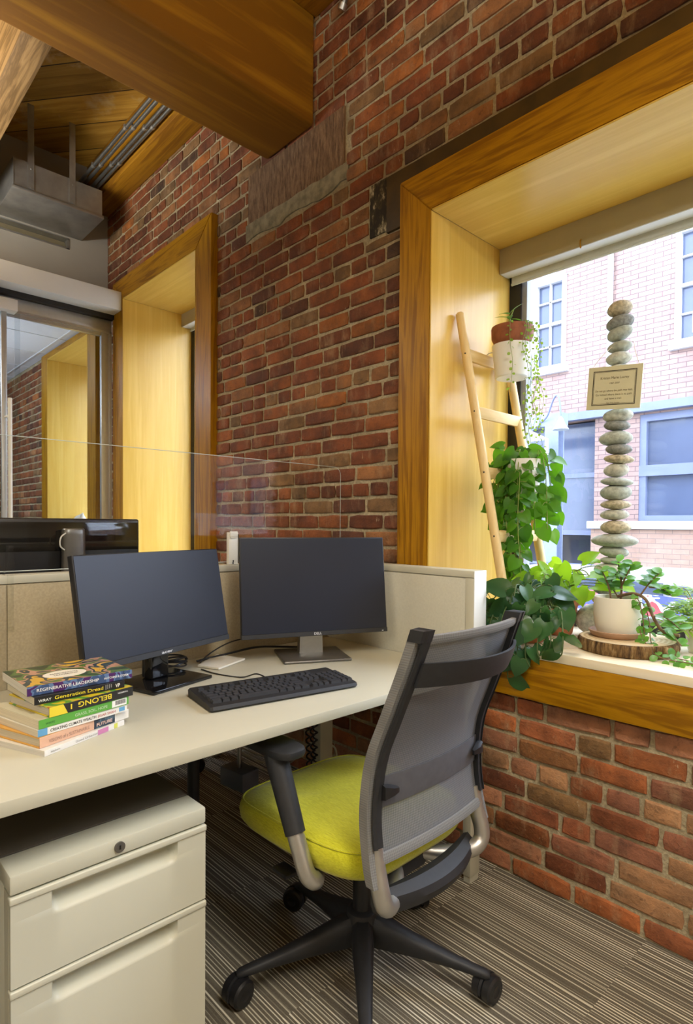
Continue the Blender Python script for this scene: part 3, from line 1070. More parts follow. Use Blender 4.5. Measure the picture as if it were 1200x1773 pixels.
# cabinet
CX, CY0, CY1, CZ = -1.145, -1.527, -1.141, 0.581
t_ = thing('filing_cabinet', 'cream two-drawer steel pedestal with a keyhole, under the desk', 'filing cabinet', (CX - 0.28, (CY0 + CY1) / 2, 0))
mb = MB()
mb.box(CX - 0.56, CX - 0.040, CY0 + 0.0005, CY1 - 0.0005, 0.03, CZ - 0.004, 0.002)
mb.box(CX - 0.040, CX - 0.012, CY0 + 0.0005, CY0 + 0.02, 0.03, 0.545)
mb.box(CX - 0.040, CX - 0.012, CY1 - 0.02, CY1 - 0.0005, 0.03, 0.545)
mb.build('body', M['cream_metal'], t_)
mb = MB()
mb.box(CX - 0.555, CX - 0.083, CY0 + 0.003, CY1 - 0.003, CZ - 0.0035, CZ + 0.001, 0.0005)
mb.build('top_pad', M['grey_top'], t_)
mb = MB()
mb.box(CX - 0.082, CX, CY0, CY1, 0.546, CZ, 0.004)
mb.build('front_rail', M['cream_metal'], t_)
lock = MB()
lock.tube([(CX, -1.333, 0.564), (CX + 0.004, -1.333, 0.564)], 0.0105, 20)
lk = lock.build('lock', M['dark_silver'], t_)
mb = MB()
mb.box(CX + 0.0041, CX + 0.0046, -1.3345, -1.3315, 0.560, 0.568)
mb.build('keyhole', M['gloss_black'], lk)


def drawer(z0, z1, name):
    """front with a scooped pull pressed into it, rolled lip on top"""
    mb = MB()
    ya, yb = CY0 + 0.001, CY1 - 0.001
    hy0, hy1 = -1.452, -1.214              # scoop
    zs1 = z1 - 0.0165
    zs0 = zs1 - 0.032
    N = 48
    nz = 18
    zz = [z0] + [zs0 - 0.012 + (zs1 - zs0 + 0.012) * i / nz for i in range(nz + 1)] + [z1 - 0.012]
    yy = [ya] + [hy0 - 0.006 + (hy1 - hy0 + 0.012) * i / N for i in range(N + 1)] + [yb]

    def depth(y, z):
        # deepest under the lip, fading downwards, with rounded ends
        if z <= zs0 - 0.0119 or z > zs1 + 1e-6:
            return 0.0
        v = max(0, min(1, (z - (zs0 - 0.012)) / (zs1 - zs0 + 0.012)))
        ins = 0.006 + 0.020 * (1 - v) ** 2
        e = min(y - (hy0 - 0.006) , (hy1 + 0.006) - y) / ins
        e = max(0, min(1, e))
        e = e * e * (3 - 2 * e)
        vv = min(1.0, v / 0.62)
        vv = vv * vv * (3 - 2 * vv)
        return 0.032 * e * vv
    V = [[mb.b.verts.new((CX - depth(y, z), y, z)) for y in yy] for z in zz]
    for i in range(len(zz) - 1):
        for k in range(len(yy) - 1):
            mb.face([V[i][k], V[i][k + 1], V[i + 1][k + 1], V[i + 1][k]])
    # sides back into the cabinet
    for k in range(len(yy) - 1):
        a, b = V[0][k], V[0][k + 1]
        mb.face([a, b, mb.b.verts.new((CX - 0.012, b.co.y, z0)), mb.b.verts.new((CX - 0.012, a.co.y, z0))])
    for cidx in (0, -1):
        for i in range(len(zz) - 1):
            a, b = V[i][cidx], V[i + 1][cidx]
            mb.face([a, b, mb.b.verts.new((CX - 0.012, b.co.y, b.co.z)), mb.b.verts.new((CX - 0.012, a.co.y, a.co.z))])
    o = mb.build(name, M['cream_metal'], t_, 50)
    mb = MB()
    mb.box(CX - 0.014, CX + 0.003, CY0 - 0.001, CY1 + 0.001, z1 - 0.0135, z1, 0.003, 3)
    mb.build('handle_lip', M['cream_metal'], o)
    return o


drawer(0.3785, 0.5425, 'drawer')
drawer(0.035, 0.3745, 'drawer')
mb = MB()
mb.box(CX - 0.54, CX - 0.02, CY0 + 0.01, CY1 - 0.01, 0.0, 0.03)
mb.build('plinth', M['black_matte'], t_)

# ------------------------------------------------------------------ monitors
def monitor(name, label, cx, cy, cz, yaw_, tilt, H, W, base_c, base_yaw, base_sz, style, logo):
    n = Vector((math.cos(yaw_), math.sin(yaw_), 0))
    r = Vector((-n.y, n.x, 0))
    up = Vector((-n.x * math.sin(tilt), -n.y * math.sin(tilt), math.cos(tilt)))
    out = r.cross(up)
    rot = Matrix((r, up, out)).transposed().to_4x4()
    T = Matrix.Translation((cx, cy, cz)) @ rot          # local: x right, y up, z towards the viewer
    t_ = thing(name, label, 'computer monitor', (base_c[0], base_c[1], 0.731), 'monitors on the desk')
    mb = MB()
    mb.box(-W / 2, W / 2, 0, H, -0.022, -0.0012, 0.003, 2, mat=T)
    mb.box(-W / 2 + 0.06, W / 2 - 0.06, 0.05, H - 0.06, -0.045, -0.022, 0.006, 2, mat=T)
    mb.build('casing', M['black_plastic'], t_)
    bz = 0.017 if style == 'a' else 0.016
    mb = MB()
    mb.box(-W / 2 + 0.0035, W / 2 - 0.0035, bz, H - 0.0035, -0.0018, 0, mat=T)
    mb.build('screen', M['screen'], t_)
    mb = MB()
    mb.box(-W / 2, W / 2, 0, bz - 0.0005, -0.004, 0.0012, 0.0008, 1, mat=T)
    mb.build('chin', M['black_matte'], t_)
    p = T @ Vector((0, 0.0045, 0.0016))
    if logo:
        lw = 0.042 if style == 'a' else 0.028
        text('logo', logo, 0.011, T @ Vector((-lw / 2, 0.004, 0.0013)), r, up, paint('logo_' + logo, (0.55, 0.56, 0.58, 1), 0.35), t_, width=lw, bold=0.02)
    if style == 'b':
        mb = MB()
        mb.box(W / 2 - 0.022, W / 2 - 0.016, 0.004, 0.006, 0.001, 0.0018, mat=T)
        mb.build('power_light', paint('led_white', (0.85, 0.87, 0.9, 1)), t_)
    B = Matrix.Translation((base_c[0], base_c[1], 0.731)) @ Matrix.Rotation(base_yaw, 4, 'Z')   # local x towards viewer, y right
    bx, by = base_sz
    if style == 'a':
        mb = MB()
        mb.box(-bx / 2, bx / 2, -by / 2, by / 2, 0.0005, 0.011, 0.003, 2, mat=B)
        mb.build('base', M['gloss_black'], t_)
        mb = MB()
        mb.box(-0.040, -0.006, -0.033, 0.033, 0.011, 0.17, 0.006, 3, mat=B)
        mb.build('stand', M['gloss_black'], t_)
        mb = MB()
        mb.box(-0.058, -0.0405, -0.028, 0.028, 0.011, 0.17, 0.006, 3, mat=B)
        mb.build('stand_back', M['black_plastic'], t_)
    else:
        mb = MB()
        mb.box(-bx / 2, bx / 2, -by / 2, by / 2, 0.0005, 0.010, 0.004, 3, mat=B)
        mb.build('base', M['dark_silver'], t_)
        mb = MB()
        mb.prism([B @ Vector(p) for p in ((-0.01, -0.043, 0.010), (-0.01, 0.043, 0.010), (-0.01, 0.036, 0.22), (-0.01, -0.036, 0.22))], n * -0.03)
        mb.build('stand', M['silver'], t_)
        mb = MB()
        mb.tube([B @ Vector(p) for p in ((-0.041, 0.0, 0.10), (-0.07, 0, 0.18))], 0.02, 12)
        mb.build('stand_hinge', M['black_plastic'], t_)
    return t_


monitor('computer_monitor', 'wide black monitor on a glossy black stand, behind the book pile', -1.599, -1.007, 0.824, 0.300, 0.179, 0.302, 0.54,
        (-1.648, -1.000), 0.27, (0.19, 0.225), 'a', 'acer')
monitor('computer_monitor', 'black monitor on a silver stand, in the desk corner by the brick wall', -1.565, -0.462, 0.815, -0.393, 0.135, 0.346, 0.535,
        (-1.618, -0.444), -0.47, (0.215, 0.238), 'b', 'DELL')

# ------------------------------------------------------------------ keyboard
BLc, BRc, FLc = Vector((-1.464, -1.006, 0)), Vector((-1.391, -0.568, 0)), Vector((-1.288, -1.045, 0))
kx = (BRc - BLc).normalized()
ky = Vector((-kx.y, kx.x, 0))              # away from the user
if ky.x > 0:
    ky = -ky
KW, KD = 0.446, 0.180
korg = FLc.copy()
korg.z = 0.732
KM = Matrix((kx, ky, Vector((0, 0, 1)))).transposed().to_4x4()
KM.translation = korg
sl = 0.045                                   # slope of the top
t_ = thing('keyboard', 'black full-size keyboard lying in front of the two monitors', 'keyboard', tuple(KM @ Vector((KW / 2, KD / 2, 0))))
mb = MB()
prof = [(0.006, 0.001), (0.0, 0.006), (0.004, 0.014), (0.02, 0.0165), (KD - 0.008, 0.0165 + sl * (KD - 0.02)), (KD, 0.020), (KD - 0.004, 0.001)]
rings = []
for x, ins in ((0.0, 0.006), (0.006, 0.0), (KW - 0.006, 0.0), (KW, 0.006)):
    rings.append([KM @ Vector((x, ins + y * (KD - 2 * ins) / KD, z if ins == 0 else z * 0.9 + 0.0005)) for y, z in prof])
mb.loft(rings)
mb.build('case', M['black_matte'], t_)
mb = MB()


def key(x, y, w, d=0.0165):
    z = 0.0150 + sl * y
    mb.loft([[KM @ Vector(p) for p in ((x, y, z), (x + w, y, z), (x + w, y + d, z + sl * d), (x, y + d, z + sl * d))],
             [KM @ Vector(p) for p in ((x + 0.0018, y + 0.001, z + 0.0075), (x + w - 0.0018, y + 0.001, z + 0.0075), (x + w - 0.0018, y + d - 0.002, z + 0.0082 + sl * d), (x + 0.0018, y + d - 0.002, z + 0.0082 + sl * d))]])


P = 0.019
rows_ = [(0.022, [1.4, 1.2, 1.2, 6.2, 1.2, 1.2, 1.2, 1.4]), (0.041, [2.25] + [1] * 10 + [2.75 - 1.0]), (0.060, [1.75] + [1] * 11 + [2.25]), (0.079, [1.5] + [1] * 12 + [1.5]), (0.098, [1] * 13 + [2])]
for y, ws in rows_:
    x = 0.013
    k = 15 * P / sum(ws)
    for w in ws:
        key(x, y, w * k - 0.0022)
        x += w * k
x = 0.013
for i in range(13):
    key(x, 0.128, P - 0.0022, 0.014)
    x += P + (0.012 if i in (0, 4, 8) else 0)
for yy_, cols in ((0.022, (0, 1, 2)), (0.041, (1,)), (0.079, (0, 1, 2)), (0.098, (0, 1, 2)), (0.128, (0, 1, 2))):
    for c_ in cols:
        key(0.306 + c_ * P, yy_, P - 0.0022)
for r_ in range(5):
    for c_ in range(4):
        if r_ == 0 and c_ == 0:
            key(0.366, 0.022, 2 * P - 0.0022)
        elif r_ == 0 and c_ == 1:
            continue
        else:
            key(0.366 + c_ * P, 0.022 + r_ * P, P - 0.0022)
mb.build('keys', M['key'], t_)
kc = KM @ Vector((KW * 0.55, KD, 0.012))
mb = MB()
mb.tube(smooth_path([kc, kc + Vector((-0.06, 0.0, 0.004)), (-1.53, -0.80, 0.7335), (-1.62, -0.835, 0.7335), (-1.70, -0.84, 0.7335)]), 0.0022, 8)
mb.build('cable', M['black_plastic'], t_)

# cables and a paper sheet on the desk behind the monitors
def cable(label, pts, r=0.0025, name='cable', mat='black_plastic', group=None, n=8):
    mb = MB()
    mb.tube(smooth_path(pts), r, n)
    return tag(mb.build(name, M[mat]), label, 'cable', group)


cable('black cable running to the desk corner monitor, upper of two', [(-1.78, -0.80, 0.735), (-1.80, -0.74, 0.76), (-1.80, -0.66, 0.785), (-1.79, -0.56, 0.79), (-1.70, -0.47, 0.80)])
cable('thick black cable lying along the beige panel behind the monitors', [(-1.80, -0.80, 0.736), (-1.81, -0.66, 0.742), (-1.80, -0.55, 0.75), (-1.74, -0.42, 0.742), (-1.72, -0.36, 0.74)], 0.004)
coil = []
for k in range(60):
    a = k * 0.55
    coil.append((-1.775 + 0.028 * math.sin(a) + 0.004 * math.sin(k), -0.895 + 0.04 * math.cos(a), 0.737 + 0.016 * (k / 60) + 0.010 * (1 + math.sin(a * 0.7))))
cable('coiled black cable bundle behind the glossy monitor stand', coil, 0.0028)
cable('black cable looping from the book pile to the glossy monitor stand', [(-1.78, -1.25, 0.736), (-1.76, -1.18, 0.75), (-1.76, -1.10, 0.80), (-1.74, -1.05, 0.83)], 0.003)
mb = MB()
mb.prism([(-1.74, -0.83, 0.7325), (-1.66, -0.80, 0.7325), (-1.72, -0.66, 0.7325), (-1.84, -0.70, 0.7325)], (0, 0, 0.006))
tag(mb.build('paper_pad', M['white_plastic']), 'white paper pad lying flat behind the keyboard', 'paper')
# ------------------------------------------------------------------ books (bottom to top)
def book(label, L, z, T_, length, depth, ang, cover, spine, page=(0.70, 0.66, 0.52, 1), hard=False, lip=0.0):
    """L: bottom corner of the spine nearest the left end, ang: turn of the spine from the +Y direction"""
    a = R(ang)
    xs = Vector((math.sin(a), math.cos(a), 0))            # along the spine
    dp = Vector((-xs.y, xs.x, 0))                          # into the book
    T = Matrix((xs, dp, Vector((0, 0, 1)))).transposed().to_4x4()
    T.translation = (L[0], L[1], z)
    t_ = thing('book', label, 'book', tuple(T @ Vector((length / 2, depth / 2, 0))), 'books in the pile on the desk')
    th = 0.0025 if hard else 0.0009
    ov = 0.003 if hard else 0.0
    mb = MB()
    mb.box(ov, length - ov, 0.001, depth - ov, th, T_ - th - 0.0003, mat=T)
    mb.build('pages', page_mat(page), t_)
    mb = MB()
    mb.box(0, length, 0, depth, 0.0002, th, mat=T)
    mb.box(0, length, 0, depth, T_ - th - 0.0003, T_ - 0.0003, mat=T)
    mb.build('cover', cover, t_)
    mb = MB()
    mb.box(0, length, -0.0009, 0.0006, 0.0002, T_ - 0.0003, 0.0005, 1, mat=T)
    mb.build('spine', spine, t_)
    return t_, T


_pm = {}


def page_mat(c):
    if c not in _pm:
        t = NT('book_pages_%d' % len(_pm))
        f = t.noise(t.coord((4, 4, 900)), 1.0, 2, 0.6)
        t.color(t.ramp(f, [(0.3, tuple(k * 0.78 for k in c[:3]) + (1,)), (0.7, c)]))
        t.set(Roughness=0.9)
        _pm[c] = t.m
    return _pm[c]


def spine_text(t_, T, name, s, x0, w, z0, h, mat, flip=False):
    X = (T.to_3x3() @ Vector((1, 0, 0)))
    Z = Vector((0, 0, 1))
    if flip:
        o = T @ Vector((x0 + w, -0.0010, z0 + h))
        return text(name, s, h * 1.35, o, -X, -Z, mat, t_, width=w, bold=0.012)
    return text(name, s, h * 1.35, T @ Vector((x0, -0.0010, z0)), X, Z, mat, t_, width=w, bold=0.012)


def spine_patch(t_, T, name, x0, x1, z0, z1, mat):
    mb = MB()
    mb.box(x0, x1, -0.00125, -0.0009, z0, z1, mat=T)
    return mb.build(name, mat, t_)


WHITE_INK = paint('white_ink', (0.80, 0.80, 0.78, 1))
BLACK_INK = paint('black_ink', (0.02, 0.02, 0.025, 1))
YELLOW_INK = paint('yellow_ink', (0.75, 0.60, 0.03, 1))
GREY_INK = paint('grey_ink', (0.30, 0.30, 0.30, 1))
RED_INK = paint('red_ink', (0.45, 0.13, 0.12, 1))
BLUE_INK = paint('blue_ink', (0.12, 0.35, 0.60, 1))


def patchwork(name, stops, scale, seed):
    t = NT(name)
    f = t.noise(t.coord((1, 1, 1)), scale, 2, 0.4, 0.8)
    e = t.ramp(f, stops)
    for n_ in t.t.nodes:
        if n_.type == 'VALTORGB':
            n_.color_ramp.interpolation = 'CONSTANT'
    t.color(e)
    t.set(Roughness=0.3)
    return t.m


b, T = book('white paperback with a smooth cover, lowest of the book pile', (-1.274, -1.433), 0.731, 0.0129, 0.213, 0.20, -22.4,
            plain('white_cover', (0.72, 0.70, 0.64, 1), 0.4), plain('white_spine', (0.74, 0.73, 0.70, 1), 0.4), (0.66, 0.64, 0.58, 1))
spine_text(b, T, 'title_lettering', 'Good Urbanism', 0.075, 0.060, 0.004, 0.005, GREY_INK)
spine_text(b, T, 'author_lettering', 'Nolum', 0.014, 0.022, 0.004, 0.0045, GREY_INK)
spine_patch(b, T, 'spine_picture', 0.135, 0.165, 0.001, 0.012, paint('pink_ink', (0.55, 0.20, 0.40, 1)))
spine_patch(b, T, 'spine_picture', 0.182, 0.192, 0.001, 0.012, paint('lime_ink', (0.60, 0.62, 0.10, 1)))
b, T = book('peach and navy hardback with orange boards, second from the bottom of the pile', (-1.291, -1.437), 0.7439, 0.0224, 0.226, 0.185, -18.6,
            plain('orange_cover', (0.62, 0.33, 0.06, 1), 0.4), plain('peach_spine', (0.66, 0.40, 0.27, 1), 0.4), (0.62, 0.56, 0.42, 1), True)
spine_text(b, T, 'title_lettering', 'VISIONS of a SUSTAINABLE', 0.020, 0.098, 0.006, 0.008, paint('dull_peach_ink', (0.40, 0.24, 0.18, 1)))
spine_patch(b, T, 'spine_picture', 0.130, 0.226, 0.0004, 0.0215, patchwork('navy_picture', [(0.0, (0.015, 0.03, 0.05, 1)), (0.5, (0.03, 0.07, 0.11, 1)), (0.58, (0.10, 0.16, 0.22, 1))], 40, 1))
mb = MB()
mb.box(0.186, 0.2255, -0.0016, -0.00125, 0.0006, 0.0212, mat=T)
sp = mb.build('spine_label', paint('white_label', (0.72, 0.70, 0.64, 1)), b)
text('title_lettering', 'FUTURE', 0.010, T @ Vector((0.136, -0.0013, 0.005)), T.to_3x3() @ Vector((1, 0, 0)), (0, 0, 1), paint('peach_ink', (0.72, 0.50, 0.40, 1)), b, width=0.042, bold=0.02)
b, T = book('white-spined paperback with dark capitals and a blue end, under the green book', (-1.296, -1.439), 0.7663, 0.0154, 0.212, 0.18, -13.7,
            plain('white_cover_b', (0.70, 0.68, 0.60, 1), 0.4), plain('white_spine_b', (0.76, 0.75, 0.70, 1), 0.4), (0.68, 0.62, 0.48, 1))
spine_text(b, T, 'title_lettering', 'CREATING CLIMATE WEALTH', 0.026, 0.105, 0.0045, 0.0065, BLACK_INK)
spine_text(b, T, 'author_lettering', 'JIGAR SHAH', 0.136, 0.045, 0.0045, 0.006, RED_INK)
spine_patch(b, T, 'spine_block', 0.0, 0.020, 0.0004, 0.015, BLUE_INK)
spine_patch(b, T, 'spine_block', 0.190, 0.205, 0.003, 0.0125, BLUE_INK)
b, T = book('green paperback with a white barcode sticker, fourth from the top of the pile', (-1.296, -1.437), 0.7817, 0.0189, 0.212, 0.185, -13.0,
            plain('green_cover', (0.55, 0.52, 0.38, 1), 0.4), plain('green_spine', (0.10, 0.36, 0.05, 1), 0.35), (0.70, 0.64, 0.48, 1))
spine_text(b, T, 'title_lettering', 'GRASS, SOIL, HOPE', 0.078, 0.078, 0.006, 0.0065, paint('pale_green_ink', (0.45, 0.62, 0.38, 1)))
spine_text(b, T, 'author_lettering', 'WHITE', 0.014, 0.020, 0.006, 0.005, paint('dark_green_ink', (0.03, 0.16, 0.03, 1)))
spine_patch(b, T, 'barcode_sticker', 0.168, 0.206, 0.002, 0.017, WHITE_INK)
mb = MB()
x = 0.176
rngb = random.Random(4)
while x < 0.203:
    w = rngb.choice((0.0004, 0.0008, 0.0012))
    mb.box(x, x + w, -0.0015, -0.00125, 0.006, 0.0155, mat=T)
    x += w + rngb.choice((0.0005, 0.0009))
mb.build('barcode', BLACK_INK, b)
b, T = book('black hardback with upside-down yellow title and yellow end, third from the top', (-1.300, -1.416), 0.8006, 0.0216, 0.200, 0.165, -12.3,
            patchwork('yellow_green_cover', [(0.0, (0.62, 0.48, 0.02, 1)), (0.45, (0.10, 0.30, 0.03, 1)), (0.55, (0.55, 0.50, 0.04, 1)), (0.62, (0.50, 0.12, 0.02, 1))], 14, 2),
            plain('black_spine', (0.018, 0.018, 0.016, 1), 0.4), (0.62, 0.58, 0.48, 1), True)
mb = MB()
mb.prism([T @ Vector(p) for p in ((0.0, -0.0010, 0.0004), (0.040, -0.0010, 0.0004), (0.030, -0.0010, 0.0212), (0.0, -0.0010, 0.0212))], T.to_3x3() @ Vector((0, -0.0003, 0)))
mb.build('spine_block', YELLOW_INK, b)
spine_patch(b, T, 'spine_mark', 0.007, 0.025, 0.008, 0.013, BLACK_INK)
spine_text(b, T, 'title_lettering', 'BELONG', 0.065, 0.080, 0.0055, 0.0115, YELLOW_INK, True)
spine_text(b, T, 'title_mark', 'I', 0.048, 0.003, 0.0055, 0.0115, YELLOW_INK, True)
spine_text(b, T, 'author_lettering', 'THOMPSON', 0.160, 0.026, 0.012, 0.0035, WHITE_INK, True)
b, T = book('black book with a round yellow title, second from the top of the pile', (-1.333, -1.435), 0.8222, 0.0169, 0.196, 0.165, -3.7,
            plain('black_cover', (0.02, 0.02, 0.022, 1), 0.35), plain('black_spine_b', (0.016, 0.016, 0.018, 1), 0.35), (0.64, 0.60, 0.46, 1))
spine_text(b, T, 'title_lettering', 'Generation Dread', 0.040, 0.105, 0.005, 0.0078, YELLOW_INK)
spine_text(b, T, 'author_lettering', 'WRAY', 0.008, 0.026, 0.005, 0.006, WHITE_INK)
for i in range(4):
    spine_patch(b, T, 'blurb_line', 0.151 + i * 0.0042, 0.1525 + i * 0.0042, 0.003 + 0.001 * i, 0.014, GREY_INK)
spine_text(b, T, 'publisher_mark', 'VP', 0.174, 0.011, 0.004, 0.009, WHITE_INK)
b, T = book('blue paperback with colourful leaf-patterned cover, top of the book pile', (-1.347, -1.445), 0.8392, 0.0206, 0.226, 0.180, -1.1,
            patchwork('leafy_cover', [(0.0, (0.03, 0.05, 0.02, 1)), (0.40, (0.09, 0.16, 0.03, 1)), (0.47, (0.50, 0.26, 0.16, 1)), (0.52, (0.03, 0.05, 0.05, 1)), (0.60, (0.62, 0.36, 0.03, 1)), (0.68, (0.05, 0.12, 0.03, 1))], 15, 3),
            patchwork('blue_violet_spine', [(0.0, (0.03, 0.05, 0.10, 1)), (0.44, (0.05, 0.09, 0.20, 1)), (0.54, (0.12, 0.20, 0.36, 1)), (0.60, (0.07, 0.02, 0.12, 1))], 24, 4), (0.66, 0.66, 0.60, 1))
spine_text(b, T, 'title_lettering', 'REGENERATIVE LEADERSHIP', 0.018, 0.130, 0.007, 0.0068, WHITE_INK)
spine_text(b, T, 'author_lettering', 'HUTCHINS & STORM', 0.160, 0.056, 0.008, 0.005, WHITE_INK)
mb = MB()
mb.lathe([(0.0001, 0), (1.0, 0), (1.0, 0.0004), (0.0001, 0.0004)], (0, 0, 0), 32, sx=0.046, sy=0.034)
mb.b.transform(T @ Matrix.Translation((0.098, 0.066, 0.0204)))
el = mb.build('title_oval', paint('cream_label', (0.72, 0.68, 0.56, 1)), b)
X_ = T.to_3x3() @ Vector((1, 0, 0))
Y_ = T.to_3x3() @ Vector((0, 1, 0))
text('title_lettering', 'REGENERATIVE', 0.011, T @ Vector((0.068, 0.070, 0.0209)), X_, Y_, BLACK_INK, b, width=0.060)
text('title_lettering', 'LEADERSHIP', 0.011, T @ Vector((0.072, 0.055, 0.0209)), X_, Y_, BLACK_INK, b, width=0.052)

# ------------------------------------------------------------------ office chair
O = Vector((-1.107, -0.690, 0))
sd = Vector((-0.035, 0.9994, 0))
fw = Vector((-0.9994, -0.035, 0))


def CH(f, s, z):
    return O + fw * f + sd * s + Vector((0, 0, z))


t_ = thing('office_chair', 'grey mesh-back office chair with lime green seat, turned towards the desk', 'office chair', tuple(O))
# five-star base
ax0 = 245
for k in range(5):
    a = R(ax0 - 72 * k)
    d = Vector((math.cos(a), math.sin(a), 0))
    q = Vector((-d.y, d.x, 0))
    mb = MB()
    rings = []
    for r_, w, zt_, zb_ in ((0.030, 0.030, 0.165, 0.085), (0.07, 0.030, 0.155, 0.085), (0.15, 0.024, 0.128, 0.082), (0.24, 0.018, 0.102, 0.074), (0.305, 0.015, 0.086, 0.066), (0.328, 0.014, 0.081, 0.062), (0.336, 0.009, 0.075, 0.063)):
        c0 = O + d * r_
        rings.append([c0 + q * (w * x) + Vector((0, 0, zb_ + (zt_ - zb_) * y)) for x, y in ((-0.62, 0), (0.62, 0), (0.95, 0.35), (0.9, 0.8), (0.5, 1.0), (-0.5, 1.0), (-0.9, 0.8), (-0.95, 0.35))])
    mb.loft(rings)
    lg = mb.build('leg', M['black_matte'], t_, 50)
    # twin-wheel caster
    cdir = R(random.Random(k + 3).uniform(20, 70)) + a
    e = Vector((math.cos(cdir), math.sin(cdir), 0))
    c0 = O + d * 0.322 + e * 0.012
    mb = MB()
    ax = Vector((-e.y, e.x, 0))
    for sgn in (-1, 1):
        rings = []
        for off, rr in ((0.004, 0.028), (0.006, 0.0335), (0.023, 0.0335), (0.0280, 0.028), (0.0285, 0.014), (0.0270, 0.012)):
            rings.append([c0 + ax * (off * sgn) + (e * math.cos(2 * math.pi * j / 24) + Vector((0, 0, 1)) * math.sin(2 * math.pi * j / 24)) * rr + Vector((0, 0, 0.0337)) for j in range(24)])
        mb.loft(rings)
    cs = mb.build('caster_wheel', M['black_plastic'], lg)
    mb = MB()
    hood = []
    for off in (-0.0035, 0.0035):
        hood.append([c0 + ax * off + (e * math.cos(R(x)) + Vector((0, 0, 1)) * math.sin(R(x))) * 0.036 + Vector((0, 0, 0.0337)) for x in range(-20, 205, 15)])
    mb.loft(hood)
    mb.tube([O + d * 0.322 + Vector((0, 0, 0.045)), O + d * 0.322 + Vector((0, 0, 0.075))], 0.008, 10)
    mb.build('caster_hood', M['black_matte'], lg)
mb = MB()
mb.lathe([(0.022, 0.075), (0.044, 0.085), (0.046, 0.150), (0.040, 0.172), (0.030, 0.178)], tuple(O), 28)
mb.build('hub', M['black_matte'], t_)
mb = MB()
mb.lathe([(0.026, 0.175), (0.026, 0.30), (0.016, 0.301), (0.016, 0.375)], tuple(O), 20)
mb.build('gas_lift', M['black_plastic'], t_)
mb = MB()
rings = []
for f, w, zb_, zt_ in ((-0.17, 0.06, 0.345, 0.385), (-0.10, 0.085, 0.335, 0.392), (0.06, 0.09, 0.335, 0.395), (0.14, 0.075, 0.355, 0.398), (0.17, 0.05, 0.37, 0.398)):
    rings.append([CH(f, x * w, z) for x, z in ((-1, zb_ + 0.012), (-0.8, zb_), (0.8, zb_), (1, zb_ + 0.012), (1, zt_), (-1, zt_))])
mb.loft(rings)
mb.build('tilt_mechanism', M['black_matte'], t_)
mb = MB()
mb.tube([CH(0.02, -0.07, 0.365), CH(0.03, -0.17, 0.36), CH(0.035, -0.20, 0.358)], 0.006, 8)
mb.box(-0.03, 0.03, -0.02, 0.02, -0.006, 0.006, 0.005, 2, mat=Matrix.Translation(CH(0.04, -0.235, 0.356)))
mb.build('tilt_lever', M['black_plastic'], t_)

# seat cushion
def rr_ring(f0, f1, hw, z, cr, n=9, crown=0.0):
    pts = []
    for (cf, cs_, a0) in ((f1 - cr, hw - cr, 0), (f1 - cr, -(hw - cr), -90), (f0 + cr, -(hw - cr), -180), (f0 + cr, hw - cr, -270)):
        for i in range(n):
            a = R(a0 - 90 * i / (n - 1)) + R(90)
            pts.append((cf + cr * math.sin(a) if True else 0, cs_ + cr * math.cos(a), z))
    return pts


def seat_ring(ins, z, fz=0.0):
    pts = []
    N = 64
    f0, f1, hw = -0.205 + ins, 0.296 - ins, 0.238 - ins
    cf, hf = (f0 + f1) / 2, (f1 - f0) / 2
    for i in range(N):
        a = 2 * math.pi * i / N
        ca, sa = math.cos(a), math.sin(a)
        e = 2 / 5.2
        f = cf + hf * math.copysign(abs(ca) ** e, ca)
        s = hw * math.copysign(abs(sa) ** e, sa)
        s *= 1 - 0.10 * max(0, (cf - f) / hf) ** 2            # narrower at the back
        dz = -0.020 * max(0, (f - cf) / hf - 0.35) ** 2 * fz
        pts.append(CH(f, s, z + dz))
    return pts


mb = MB()
mb.loft([seat_ring(0.030, 0.394), seat_ring(0.010, 0.398), seat_ring(0.0, 0.412), seat_ring(-0.003, 0.436, 1), seat_ring(0.002, 0.456, 1), seat_ring(0.012, 0.465, 1), seat_ring(0.04, 0.471, 1), seat_ring(0.10, 0.474, 1), seat_ring(0.17, 0.473, 1)])
st = mb.build('seat', M['green_wool'], t_, 60)
mb = MB()
rg = [p + Vector((0, 0, 0.0035)) for p in seat_ring(0.006, 0.459, 1)]
mb.tube(rg + [rg[0]], 0.0028, 6)
mb.build('seat_piping', M['green_wool'], st)
mb = MB()
mb.loft([seat_ring(0.05, 0.385), seat_ring(0.022, 0.392), seat_ring(0.018, 0.404)])
mb.build('seat_pan', M['black_matte'], t_)

# back frame: front edge of each upright (f, z) measured down its length
PROF = [(-0.318, 0.992), (-0.297, 0.933), (-0.272, 0.868), (-0.240, 0.788), (-0.208, 0.706), (-0.195, 0.626), (-0.195, 0.550), (-0.209, 0.468), (-0.224, 0.418), (-0.233, 0.395)]
PF = smooth_path([(f, 0, z) for f, z in PROF], 4)


def half_w(z):
    return 0.182 + 0.020 * max(0, min(1, (0.95 - z) / 0.5))


def sweep(path, s0, s1, f0, f1, side, grow=0.0):
    rings = []
    for p in path:
        hw_ = half_w(p.z)
        a, b_ = hw_ + s0, hw_ + s1
        c_ = [(f0, a), (f1, a), (f1 - 0.004, b_), (f0 + 0.004, b_)]
        rings.append([CH(p.x + f, side * s, p.z) for f, s in c_])
    return rings


